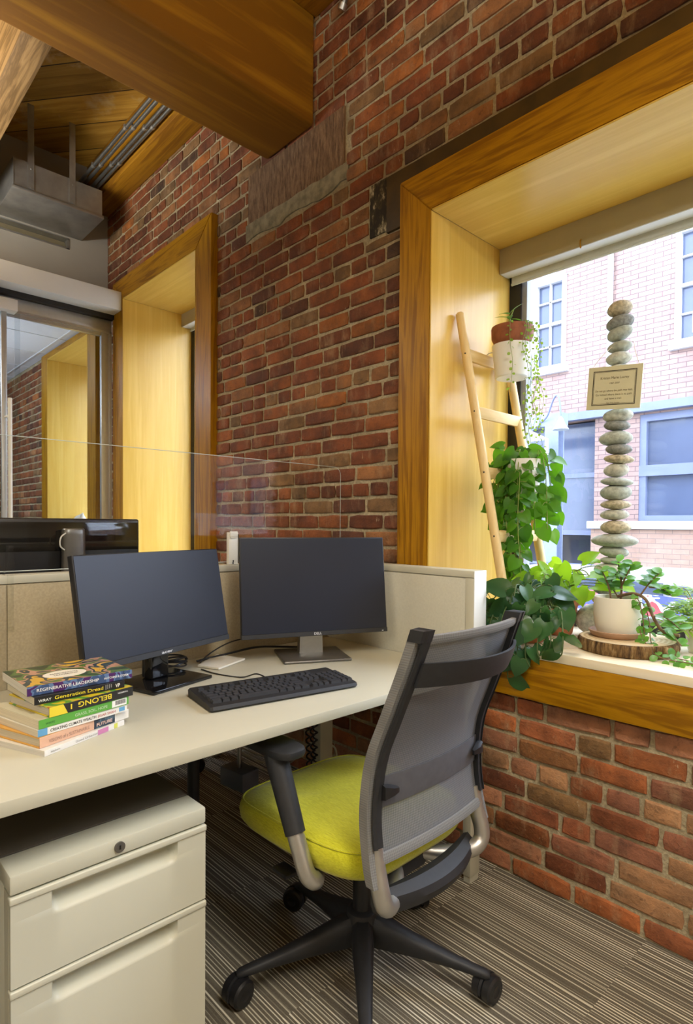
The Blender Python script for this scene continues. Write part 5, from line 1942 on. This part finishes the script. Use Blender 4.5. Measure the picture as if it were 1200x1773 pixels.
t_ = thing('stone_tower', 'tall tower of rounded river stones threaded on a rod, on a boulder', 'stone tower', (-0.93, SY, SILL))
rg = random.Random(2)
mb = MB()
mb.ball((-0.940, SY, 0.862), 0.0625, (1.28, 0.95, 0.98), Matrix.Rotation(0.4, 4, 'Z'), 4, 0.16, 3)
for v_ in mb.b.verts:
    v_.co.z = max(v_.co.z, SILL + 0.0008)
mb.build('boulder', M['stone_light'], t_, 60)
for i, (x, z, a, h, tilt, mt) in enumerate(STONES):
    # ray direction turns the photo's tilt into a roll in the picture plane
    mb = MB()
    mb.ball((x, SY, z), 1.0, (a, a * rg.uniform(0.78, 0.95), h * 1.02), Matrix.Rotation(R(-tilt), 4, 'Y') @ Matrix.Rotation(0.0, 4, 'Z'), 4, 0.085, i + 1)
    mb.build('stone', SM[mt], t_, 60)
mb = MB()
mb.tube([(-0.925, SY, 0.90), (-0.893, SY, 1.2), (-0.886, SY, 1.6), (-0.884, SY, 1.97)], 0.007, 10)
mb.build('rod', M['black_matte'], t_)

# plaque hung round the tower on a cord
t_ = thing('plaque', 'cream memorial plaque on a white cord, hung on the stone tower', 'plaque', (-0.870, 0.305, 1.69))
PT = Matrix.Translation((-0.872, 0.300, 1.690)) @ Matrix.Rotation(R(3.0), 4, 'Z') @ Matrix.Rotation(R(4.5), 4, 'Y') @ Matrix.Rotation(R(3), 4, 'X')
PWd, PHt = 0.183, 0.149
mb = MB()
mb.box(-PWd / 2, PWd / 2, -0.002, 0.002, -PHt / 2, PHt / 2, 0.0006, 1, mat=PT)
mb.build('board', paint('cream_plaque', (0.58, 0.55, 0.36, 1), 0.5), t_)
mb = MB()
bw, bh = PWd / 2 - 0.018, PHt / 2 - 0.015
for g_, th in ((0, 0.0024), (0.0042, 0.0009)):
    w_, h_ = bw - g_, bh - g_
    mb.box(-w_, w_, -0.0026, -0.0021, h_ - th, h_, mat=PT)
    mb.box(-w_, w_, -0.0026, -0.0021, -h_, -h_ + th, mat=PT)
    mb.box(-w_, -w_ + th, -0.0026, -0.0021, -h_, h_, mat=PT)
    mb.box(w_ - th, w_, -0.0026, -0.0021, -h_, h_, mat=PT)
mb.build('border', paint('dark_brown_ink', (0.035, 0.022, 0.01, 1)), t_)
INK = paint('brown_ink', (0.09, 0.06, 0.025, 1))
PX = PT.to_3x3() @ Vector((1, 0, 0))
PZ = PT.to_3x3() @ Vector((0, 0, 1))
for s_, zz, w_, sz in (('Kristen Marie Laurey', 0.030, 0.096, 0.0125), ('1987-2007', 0.013, 0.034, 0.0075), ('Do not go where the path may lead,', -0.013, 0.126, 0.0095), ('Go instead where there is no path', -0.0265, 0.122, 0.0095), ('and leave a trail.', -0.040, 0.058, 0.0095), ('Ralph Waldo Emerson', -0.054, 0.044, 0.0062)):
    text('lettering', s_, sz, PT @ Vector((-w_ / 2, -0.0022, zz)), PX, PZ, INK, t_, width=w_)
mb = MB()
mb.tube(smooth_path([PT @ Vector((-PWd / 2 + 0.009, -0.001, PHt / 2 - 0.006)), PT @ Vector((-0.055, 0.02, 0.118)), PT @ Vector((-0.030, 0.06, 0.158)), (-0.884, SY + 0.035, 1.870), PT @ Vector((0.036, 0.05, 0.160)), PT @ Vector((0.052, 0.02, 0.130)), PT @ Vector((PWd / 2 - 0.012, -0.001, PHt / 2 - 0.006))], 6), 0.0011, 6)
mb.build('cord', M['white_plastic'], t_)

# ------------------------------------------------------------------ neighbouring workstation beyond the clear screen
t_ = thing('computer_monitor', 'black monitor seen from the back, beyond the clear screen, on a silver column', 'computer monitor', (-2.30, -1.10, 0.73))
mb = MB()
mb.box(-2.32, -2.298, -1.44, -0.782, 0.93, 1.219, 0.008, 3)
mb.build('casing', M['black_plastic'], t_)
mb = MB()
mb.box(-2.297, -2.2945, -1.43, -0.79, 1.10, 1.205, 0.001)
mb.build('back_gloss', M['gloss_black'], t_)
mb = MB()
rings = []
for z, k in ((0.732, 1.05), (1.0, 1.0), (1.160, 0.98), (1.178, 0.96), (1.182, 0.85)):
    rings.append([(-2.262 + 0.022 * k * math.copysign(abs(math.cos(a)) ** 0.6, math.cos(a)), -1.047 + 0.040 * k * math.copysign(abs(math.sin(a)) ** 0.6, math.sin(a)), z) for a in [2 * math.pi * i / 28 for i in range(28)]])
mb.loft(rings)
mb.build('stand', M['dark_silver'], t_)
mb = MB()
mb.tube(smooth_path([(-2.243, -1.080, 1.165), (-2.238, -1.098, 1.15), (-2.238, -1.100, 1.12), (-2.243, -1.084, 1.105)]), 0.0025, 6)
mb.build('cable_loop', M['white_plastic'], t_)
mb = MB()
mb.lathe([(0.001, 0), (0.12, 0), (0.12, 0.012), (0.001, 0.012)], (-2.29, -1.05, 0.7325), 32)
mb.build('base', M['dark_silver'], t_)
t_ = thing('desk', 'neighbouring cream desktop beyond the beige panel', 'desk', (-2.35, -1.3, 0.70))
mb = MB()
mb.box(-2.75, -1.9305, -2.6, -0.16, 0.704, 0.731, 0.002)
mb.build('desktop', M['laminate'], t_)
mb = MB()
mb.box(-2.72, -2.66, -0.24, -0.18, 0.0, 0.703, 0.002)
mb.build('leg', M['cream_metal'], t_)

# pillow on the far window seat
rg = random.Random(1)
t_ = thing('pillow', 'black and white triangle-patterned pillow on the far window seat', 'pillow', (-5.75, 0.13, 0.80))
mb = MB()
PWm = Matrix.Translation((-5.80, 0.14, 1.055)) @ Matrix.Rotation(R(-18), 4, 'Z') @ Matrix.Rotation(R(-16), 4, 'X')
G = 14
def pil(u, v, s):
    e = (1 - u ** 4) * (1 - v ** 4)
    pin = 1 - 0.06 * (1 - abs(u)) * 0 - 0.05 * (1 - v * v) * abs(u) ** 3
    return PWm @ Vector((u * 0.27 * (1 - 0.07 * (1 - v * v)), s * 0.075 * max(0, e) ** 0.6, v * 0.25 * (1 - 0.07 * (1 - u * u))))
for s_ in (-1, 1):
    g_ = [[mb.b.verts.new(pil(-1 + 2 * i / G, -1 + 2 * k / G, s_)) for i in range(G + 1)] for k in range(G + 1)]
    for k in range(G):
        for i in range(G):
            f_ = mb.face([g_[k][i], g_[k][i + 1], g_[k + 1][i + 1], g_[k + 1][i]])
bmesh.ops.remove_doubles(mb.b, verts=mb.b.verts, dist=0.0005)
tq = NT('triangle_cloth')
tc = tq.n('ShaderNodeTexCoord')
sp_ = tq.n('ShaderNodeSeparateXYZ')
tq.l(tc.outputs['Object'], sp_.inputs[0])
u_ = tq.math('MULTIPLY', sp_.outputs['X'], 5.0)
v__ = tq.math('MULTIPLY', sp_.outputs['Z'], 5.0)
a_ = tq.math('FRACT', u_)
b__ = tq.math('FRACT', v__)
tri = tq.math('GREATER_THAN', a_, b__)
par = tq.math('MODULO', tq.math('ABSOLUTE', tq.math('ADD', tq.math('FLOOR', u_), tq.math('FLOOR', v__))), 2.0)
tq.color(tq.mix(tq.math('ABSOLUTE', tq.math('SUBTRACT', tri, par)), (0.03, 0.03, 0.03, 1), (0.72, 0.72, 0.70, 1)))
tq.set(Roughness=0.9)
mb.build('cushion', tq.m, t_, 0)

# ------------------------------------------------------------------ under the desk
t_ = thing('power_brick', 'dark blue grey power box hung on a rod under the desk', 'power box', (-1.76, -0.655, 0.28))
mb = MB()
QB = Matrix.Translation((-1.76, -0.655, 0.325)) @ Matrix.Rotation(R(8), 4, 'Z')
mb.box(-0.06, 0.06, -0.038, 0.038, -0.045, 0.02, 0.004, mat=QB)
mb.build('box', plain('blue_grey_plastic', (0.07, 0.08, 0.10, 1), 0.5), t_)
mb = MB()
mb.tube([QB @ Vector((0, 0, 0.0201)), QB @ Vector((0, 0, 0.349))], 0.008, 10)
mb.build('drop_rod', M['steel_pipe'], t_)
for k, (y, x) in enumerate(((-0.372, -1.725), (-0.348, -1.715), (-0.322, -1.722))):
    mb = MB()
    pts = []
    for i in range(150):
        a = i * 0.9
        z = 0.69 - 0.62 * i / 149
        sway = 0.014 * math.sin(z * 7 + k)
        pts.append((x + 0.0085 * math.cos(a) + sway, y + 0.0085 * math.sin(a) - 0.03 * (0.69 - z) ** 2, z))
    mb.tube(pts, 0.0035, 6)
    tag(mb.build('spiral_cable', M['black_plastic']), ['black spiral cable wrap under the desk, closest to the power box', 'black spiral cable wrap under the desk, between the other two', 'black spiral cable wrap under the desk, beside the cream leg'][k], 'cable', 'spiral cables under the desk')
cable('pale cable arching behind the cream leg under the desk', [(-1.79, -0.33, 0.69), (-1.80, -0.225, 0.60), (-1.80, -0.205, 0.42), (-1.80, -0.235, 0.26), (-1.82, -0.33, 0.12), (-1.85, -0.45, 0.04)], 0.004, mat='cream_metal')
cable('pale cable looping low behind the green chair seat', [(-1.80, -0.30, 0.33), (-1.80, -0.22, 0.31), (-1.80, -0.16, 0.27), (-1.80, -0.17, 0.20), (-1.82, -0.27, 0.17)], 0.004, mat='cream_metal')
for k in range(4):
    cable(['grey cable drooping under the desk, highest of the bundle', 'grey cable drooping under the desk, second of the bundle', 'grey cable drooping under the desk, third of the bundle', 'grey cable drooping under the desk, lowest of the bundle'][k],
          [(-1.84, -0.60, 0.40 - 0.02 * k), (-1.83, -0.50, 0.345 - 0.024 * k), (-1.82, -0.42, 0.325 - 0.022 * k), (-1.81, -0.34, 0.345 - 0.018 * k)], 0.0035, mat='grey_paint', group='cable bundle under the desk')
# ------------------------------------------------------------------ street outside
def fac_brick(name, c1, c2, mortar, scale):
    t = NT(name)
    tc = t.n('ShaderNodeTexCoord')
    mp = t.n('ShaderNodeMapping')
    mp.inputs['Rotation'].default_value = (R(90), 0, 0)
    t.l(tc.outputs['Object'], mp.inputs['Vector'])
    bt = t.n('ShaderNodeTexBrick')
    bt.inputs['Scale'].default_value = scale
    bt.inputs['Color1'].default_value = c1
    bt.inputs['Color2'].default_value = c2
    bt.inputs['Mortar'].default_value = mortar
    bt.inputs['Mortar Size'].default_value = 0.012
    bt.inputs['Brick Width'].default_value = 0.5
    bt.inputs['Row Height'].default_value = 0.16
    t.l(mp.outputs[0], bt.inputs['Vector'])
    f = t.noise(tc.outputs['Object'], 2.0, 5, 0.7)
    t.color(t.mix(1.0, bt.outputs['Color'], t.ramp(f, [(0.3, (0.82, 0.80, 0.80, 1)), (0.7, (1.12, 1.1, 1.1, 1))]), 'MULTIPLY'))
    t.set(Roughness=0.9)
    return t.m


M['fac'] = fac_brick('street_brick', (0.262, 0.179, 0.158, 1), (0.324, 0.223, 0.188, 1), (0.134, 0.092, 0.095, 1), 2.1)
M['fac2'] = fac_brick('street_base_brick', (0.329, 0.212, 0.161, 1), (0.369, 0.251, 0.190, 1), (0.243, 0.177, 0.149, 1), 2.1)
M['out_white'] = plain('white_street_paint', (0.505, 0.505, 0.517, 1), 0.6, 0, 0.02, 3)
M['out_blue'] = plain('blue_grey_steel_paint', (0.136, 0.163, 0.262, 1), 0.5, 0, 0.05, 3)
M['out_dark'] = plain('shop_dark_interior', (0.054, 0.062, 0.092, 1), 0.7, 0, 0.25, 1.5)
M['out_glass'] = plain('street_window_glass', (0.077, 0.099, 0.163, 1), 0.12, 0, 0.15, 1.2)
M['asphalt'] = plain('street_asphalt', (0.264, 0.264, 0.273, 1), 0.95, 0, 0.1, 8)
M['pavement'] = plain('pavement_concrete', (0.315, 0.315, 0.307, 1), 0.95, 0, 0.06, 4)
mb = MB()
mb.box(-22, 24, 0.6, 40, -1.0, -0.75)
struct('street', mb, M['asphalt'])
mb = MB()
mb.box(-22, 24, 6.2, 9.4, -0.75, -0.20)
mb.box(-22, 24, 0.6, 2.2, -0.75, -0.62)
struct('pavement', mb, M['pavement'])

FY = 8.0
t_ = thing('building', 'brick shop building across the street with white sash windows', 'building', (-3.0, FY, -0.2))
HOLES = [(-5.52, -4.90, 3.98, 5.55), (-3.17, -2.30, 3.98, 5.70), (-8.2, -7.4, 3.98, 5.6),
         (-8.6, -4.37, -0.2, 3.03), (-3.66, -1.60, 1.29, 2.97)]
mb = MB()
wall_with_holes(mb, -18, -1.4, FY, FY + 0.35, -0.2, 6.05, HOLES)
mb.build('wall', M['fac'], t_)
mb = MB()
mb.box(-4.37, -1.4, FY - 0.10, FY - 0.001, -0.2, 1.16)
mb.build('base_wall', M['fac2'], t_)
mb = MB()
mb.box(-4.42, -1.4, FY - 0.16, FY - 0.0005, 1.165, 1.29, 0.01)
mb.build('stone_sill', M['out_white'], t_)
mb = MB()
mb.box(-18, -1.4, FY - 0.14, FY - 0.0005, 3.0, 3.13)
mb.build('steel_band', M['out_blue'], t_)
mb = MB()
mb.box(-18, -1.4, FY - 0.2, FY + 0.5, 6.05, 6.25)
mb.build('parapet', M['out_white'], t_)
mb = MB()
mb.box(-1.75, -1.401, FY + 0.351, FY + 9, -0.2, 6.05)
mb.box(-18, -1.75, FY + 8.6, FY + 9, -0.2, 6.05)
mb.box(-18, -1.401, FY + 0.351, FY + 9, 6.051, 6.15)
mb.build('side_wall', M['fac2'], t_)


def sash(x0, x1, z0, z1, mull=True, arch=0.10):
    mb = MB()
    fw_ = 0.075
    mb.box(x0, x0 + fw_, FY - 0.03, FY + 0.12, z0, z1)
    mb.box(x1 - fw_, x1, FY - 0.03, FY + 0.12, z0, z1)
    mb.box(x0 + fw_, x1 - fw_, FY - 0.03, FY + 0.12, z1 - fw_, z1)
    mb.box(x0 + fw_, x1 - fw_, FY - 0.03, FY + 0.12, z0, z0 + fw_ * 0.7)
    zm = (z0 + z1) / 2
    mb.box(x0 + fw_, x1 - fw_, FY, FY + 0.08, zm - 0.025, zm + 0.025)
    xm = (x0 + x1) / 2
    mb.box(xm - 0.015, xm + 0.015, FY + 0.01, FY + 0.06, z0 + 0.05, z1 - fw_)
    for z in ((z0 + zm) / 2, (z1 + zm) / 2):
        mb.box(x0 + fw_, x1 - fw_, FY + 0.01, FY + 0.06, z - 0.012, z + 0.012)
    # flat arch board over the frame and sill below
    n_ = 10
    poly = [(x0 - 0.03, FY - 0.035, z1 - 0.002), (x1 + 0.03, FY - 0.035, z1 - 0.002)] + [(x1 + 0.03 - (x1 - x0 + 0.06) * i / n_, FY - 0.035, z1 + arch * math.sin(math.pi * i / n_)) for i in range(1, n_)]
    mb.prism(poly, (0, 0.06, 0))
    mb.box(x0 - 0.06, x1 + 0.06, FY - 0.09, FY + 0.02, z0 - 0.10, z0)
    w_ = mb.build('window_frame', M['out_white'], t_)
    mb = MB()
    mb.box(x0 + 0.02, x1 - 0.02, FY + 0.06, FY + 0.07, z0 + 0.02, z1 - 0.02)
    mb.build('pane', M['out_glass'], w_)


for h in HOLES[:3]:
    sash(*h)
mb = MB()
mb.box(-2.95, -2.70, FY + 0.052, FY + 0.058, 4.12, 4.42)
mb.build('window_notice', M['out_white'], t_)
# shop windows and recessed entrance
for x0, x1 in ((-3.66, -1.60),):
    mb = MB()
    for a_, b__ in ((x0, x0 + 0.10), (x1 - 0.1, x1), (x0 + 1.0, x0 + 1.06)):
        mb.box(a_, b__, FY + 0.02, FY + 0.16, 1.29, 2.97)
    mb.box(x0, x1, FY + 0.021, FY + 0.159, 2.86, 2.97)
    mb.box(x0, x1, FY + 0.0, FY + 0.18, 2.0, 2.17)
    mb.box(x0, x1, FY + 0.021, FY + 0.159, 1.29, 1.38)
    w_ = mb.build('shop_window_frame', M['out_blue'], t_)
    mb = MB()
    mb.box(x0 + 0.02, x1 - 0.02, FY + 0.10, FY + 0.11, 1.30, 2.96)
    mb.build('pane', M['out_glass'], w_)
mb = MB()
mb.box(-8.6, -4.37, FY + 1.2, FY + 1.3, -0.2, 3.03)
mb.box(-4.37, -4.27, FY + 0.35, FY + 1.3, -0.2, 3.03)
mb.box(-8.6, -4.27, FY + 0.35, FY + 1.3, 3.03, 3.1)
mb.box(-8.7, -8.6, FY + 0.35, FY + 1.3, -0.2, 3.03)
mb.build('entrance_recess', M['out_dark'], t_)
mb = MB()
for x in (-6.6, -5.35, -4.45):
    mb.box(x, x + 0.08, FY + 0.25, FY + 0.33, -0.2, 3.0)
for z in (1.05, 2.05):
    mb.box(-6.6, -4.37, FY + 0.255, FY + 0.325, z, z + 0.08)
mb.box(-6.6, -5.35, FY + 0.26, FY + 0.32, 1.13, 2.05)
mb.build('entrance_frame', M['out_blue'], t_)
mb = MB()
mb.box(-8.6, -4.45, FY + 0.28, FY + 0.285, 1.1, 3.0)
mb.build('entrance_glass', M['out_glass'], t_)
t_ = thing('downpipe', 'white downpipe on the brick facade above the stone tower', 'pipe', (-4.13, FY - 0.06, 3.13))
mb = MB()
mb.tube([(-4.13, FY - 0.06, 3.14), (-4.13, FY - 0.06, 6.04)], 0.045, 14)
mb.build('pipe', M['out_white'], t_)
mb = MB()
mb.box(-4.19, -4.07, FY - 0.11, FY - 0.001, 4.7, 4.76)
mb.build('bracket', M['out_white'], t_)

# steel post, lamp and hanging sign
t_ = thing('steel_column', 'pale blue steel column standing across the street by the ladder', 'column', (-4.52, 6.9, -0.2))
mb = MB()
mb.box(-4.63, -4.41, 6.80, 6.82, -0.2, 2.76)
mb.box(-4.63, -4.41, 6.98, 7.0, -0.2, 2.76)
mb.box(-4.53, -4.51, 6.82, 6.98, -0.2, 2.76)
mb.build('web', plain('pale_blue_paint', (0.213, 0.262, 0.381, 1), 0.5), t_)
mb = MB()
mb.box(-9.0, -4.35, 6.80, 7.0, 2.761, 2.95)
mb.build('canopy_beam', plain('pale_blue_beam_paint', (0.213, 0.262, 0.381, 1), 0.5), t_)
t_ = thing('wall_lamp', 'pale gooseneck barn lamp over the street sign', 'lamp', (-4.35, 6.55, 2.6))
mb = MB()
mb.tube(smooth_path([(-4.70, 6.80, 2.83), (-4.55, 6.72, 2.90), (-4.38, 6.6, 3.13), (-4.28, 6.55, 3.13), (-4.24, 6.55, 2.85)]), 0.014, 8)
mb.build('arm', M['out_blue'], t_)
mb = MB()
mb.lathe([(0.02, 0.14), (0.04, 0.11), (0.06, 0.05), (0.12, -0.04), (0.115, -0.045), (0.05, 0.04)], (-4.24, 6.55, 2.68), 24, cap=False)
mb.build('shade', plain('pale_enamel', (0.312, 0.359, 0.398, 1), 0.4), t_)
t_ = thing('street_sign', 'house-shaped dark sign with white lettering and border, seen behind the vines', 'sign', (-4.72, 6.5, 2.15))
mb = MB()
sgp = [(-5.00, 6.50, 2.15), (-4.43, 6.50, 2.15), (-4.43, 6.50, 2.52), (-4.71, 6.50, 2.67), (-5.00, 6.50, 2.52)]
mb.prism(sgp, (0, 0.05, 0))
mb.build('border', M['out_white'], t_)
mb = MB()
mb.box(-4.96, -4.47, 6.492, 6.499, 2.19, 2.50)
mb.build('panel', plain('sign_navy', (0.099, 0.116, 0.213, 1), 0.5), t_)
mb = MB()
mb.box(-4.94, -4.49, 6.488, 6.4915, 2.30, 2.345)
mb.build('lettering_band', M['out_white'], t_)
mb = MB()
mb.tube([(-4.71, 6.52, 2.66), (-4.71, 6.80, 2.80)], 0.012, 8)
mb.build('bracket', M['out_blue'], t_)
# railing
t_ = thing('railing', 'dark iron railing across the street behind the lime plant', 'railing', (-6.0, 6.6, -0.2))
mb = MB()
mb.box(-9.0, -3.74, 6.58, 6.62, 0.62, 0.655)
mb.build('top_rail', M['out_blue'], t_)
mb = MB()
mb.box(-9.0, -3.74, 6.585, 6.615, 0.42, 0.45)
mb.box(-9.0, -3.74, 6.585, 6.615, -0.14, -0.11)
mb.build('rail', M['frame_black'], t_)
mb = MB()
for k in range(43):
    x = -8.95 + k * 0.122
    mb.box(x, x + 0.016, 6.592, 6.608, -0.11, 0.42)
mb.build('balusters', M['frame_black'], t_)
for x in (-8.9, -6.3, -3.79):
    mb = MB()
    mb.box(x, x + 0.05, 6.575, 6.625, -0.2, 0.62)
    mb.build('post', M['frame_black'], t_)


# parked vehicles
def car(name, label, cx, cy, col, yaw_=0.0, L=4.6, h=1.52, zs=1.0, kind='car'):
    t_ = thing(name, label, kind, (cx, cy, -0.75), None)
    T = Matrix.Translation((cx, cy, -0.75)) @ Matrix.Rotation(yaw_, 4, 'Z') @ Matrix.Diagonal((1, 1, zs, 1))
    body = [(-L / 2, 0.45), (-L / 2 + 0.05, 0.85), (-L / 2 + 0.12, 1.02), (-L / 2 + 0.35, 1.48), (-L / 2 + 0.60, h - 0.03), (-0.3, h), (0.55, h - 0.06), (1.25, 1.06), (L / 2 - 0.25, 0.92), (L / 2, 0.70), (L / 2, 0.35), (L / 2 - 0.1, 0.22), (-L / 2 + 0.1, 0.22)]
    mb = MB()
    rings = []
    for y, k in ((-0.90, 0.94), (-0.88, 1.0), (0.88, 1.0), (0.90, 0.94)):
        rings.append([T @ Vector((x * (1 if abs(y) < 0.89 else 0.985), y * (1.0 if z < 0.95 else 1 - 0.16 * (z - 0.95) / 0.7), z * (1 if abs(y) < 0.89 else 0.985) + (0.008 if abs(y) > 0.89 else 0))) for x, z in body])
    mb.loft(rings)
    mb.build('body', col, t_, 30)
    mb = MB()
    for s_ in (-1, 1):
        y = s_ * 0.905
        for p in ([(-1.78, 1.02), (-1.62, 1.42), (-0.95, 1.47), (-0.95, 1.02)], [(-0.88, 1.02), (-0.88, 1.48), (-0.02, 1.48), (0.02, 1.02)], [(0.08, 1.02), (0.05, 1.47), (0.50, 1.44), (1.02, 1.04)]):
            mb.prism([T @ Vector((x, s_ * (0.90 * (1 - 0.16 * (z - 0.95) / 0.7) + 0.004), z)) for x, z in p], (T.to_3x3() @ Vector((0, s_ * 0.004, 0))))
    mb.build('side_windows', M['out_glass'], t_)
    for s_ in (-1, 1):
        mb = MB()
        mb.box(-L / 2 - 0.005, -L / 2 + 0.12, s_ * 0.80 - 0.10, s_ * 0.80 + 0.10, 0.80, 1.25, 0.02, 2, mat=T)
        mb.build('tail_light', plain('red_tail_lamp', (0.45, 0.02, 0.02, 1), 0.25), t_)
    for x in (-1.40, 1.40):
        for s_ in (-1, 1):
            mb = MB()
            mb.tube([T @ Vector((x, s_ * 0.70, 0.33)), T @ Vector((x, s_ * 0.905, 0.33))], 0.33, 24)
            mb.build('wheel', M['black_matte'], t_)
    return t_


WH = plain('white_car_paint', (0.440, 0.448, 0.478, 1), 0.2, 0, 0.01, 2)
# delivery car right outside the sill, with a printed side and painted window reflections
t_ = car('car', 'white parked car with red and blue reflections painted over a printed side, behind the jade plant', -1.75, 4.3, WH, 0.0)
mb = MB()
mb.box(-2.62, -0.9, 3.378, 3.384, 0.44, 0.64)
mb.build('side_reflections', patchwork('car_window_reflections', [(0.0, (0.50, 0.08, 0.10, 1)), (0.46, (0.65, 0.66, 0.72, 1)), (0.52, (0.10, 0.13, 0.38, 1)), (0.60, (0.60, 0.20, 0.24, 1))], 4.0, 3), t_)  # window reflections put into the panel colours
mb = MB()
mb.box(-2.62, -0.9, 3.3785, 3.3845, 0.30, 0.437)
wb = mb.build('number_panel', M['out_white'], t_)
text('number_lettering', '0-2', 0.125, (-2.02, 3.376, 0.325), (1, 0, 0), (0, 0, 1), paint('blue_grey_ink', (0.22, 0.30, 0.46, 1)), t_, width=0.30)
mb = MB()
mb.box(-2.62, -0.9, 3.3785, 3.3845, 0.19, 0.295)
mb.build('blue_stripe', paint('deep_blue_paint', (0.07, 0.10, 0.40, 1)), t_)
car('van', 'tall white van parked farther down the street, mirrored in the clear screen', 9.4, 5.2, WH, R(-6), zs=1.45, kind='van')
t_ = thing('building', 'low pale building down the street, mirrored above the white van', 'building', (15.0, 14.0, -0.2))
mb = MB()
wall_with_holes(mb, 6.0, 26.0, 13.0, 13.3, -0.75, 4.6, [(8.0 + 3 * k, 9.4 + 3 * k, 1.2, 3.2) for k in range(6)])
mb.box(6.0, 6.3, 13.3, 20.0, -0.75, 4.6)
mb.build('wall', M['fac2'], t_)
mb = MB()
mb.box(5.9, 26.1, 12.9, 20.0, 4.601, 4.8)
mb.build('roof', M['out_white'], t_)
for k in range(6):
    mb = MB()
    mb.box(8.0 + 3 * k, 9.4 + 3 * k, 13.1, 13.12, 1.2, 3.2)
    mb.build('window', M['out_glass'], t_)
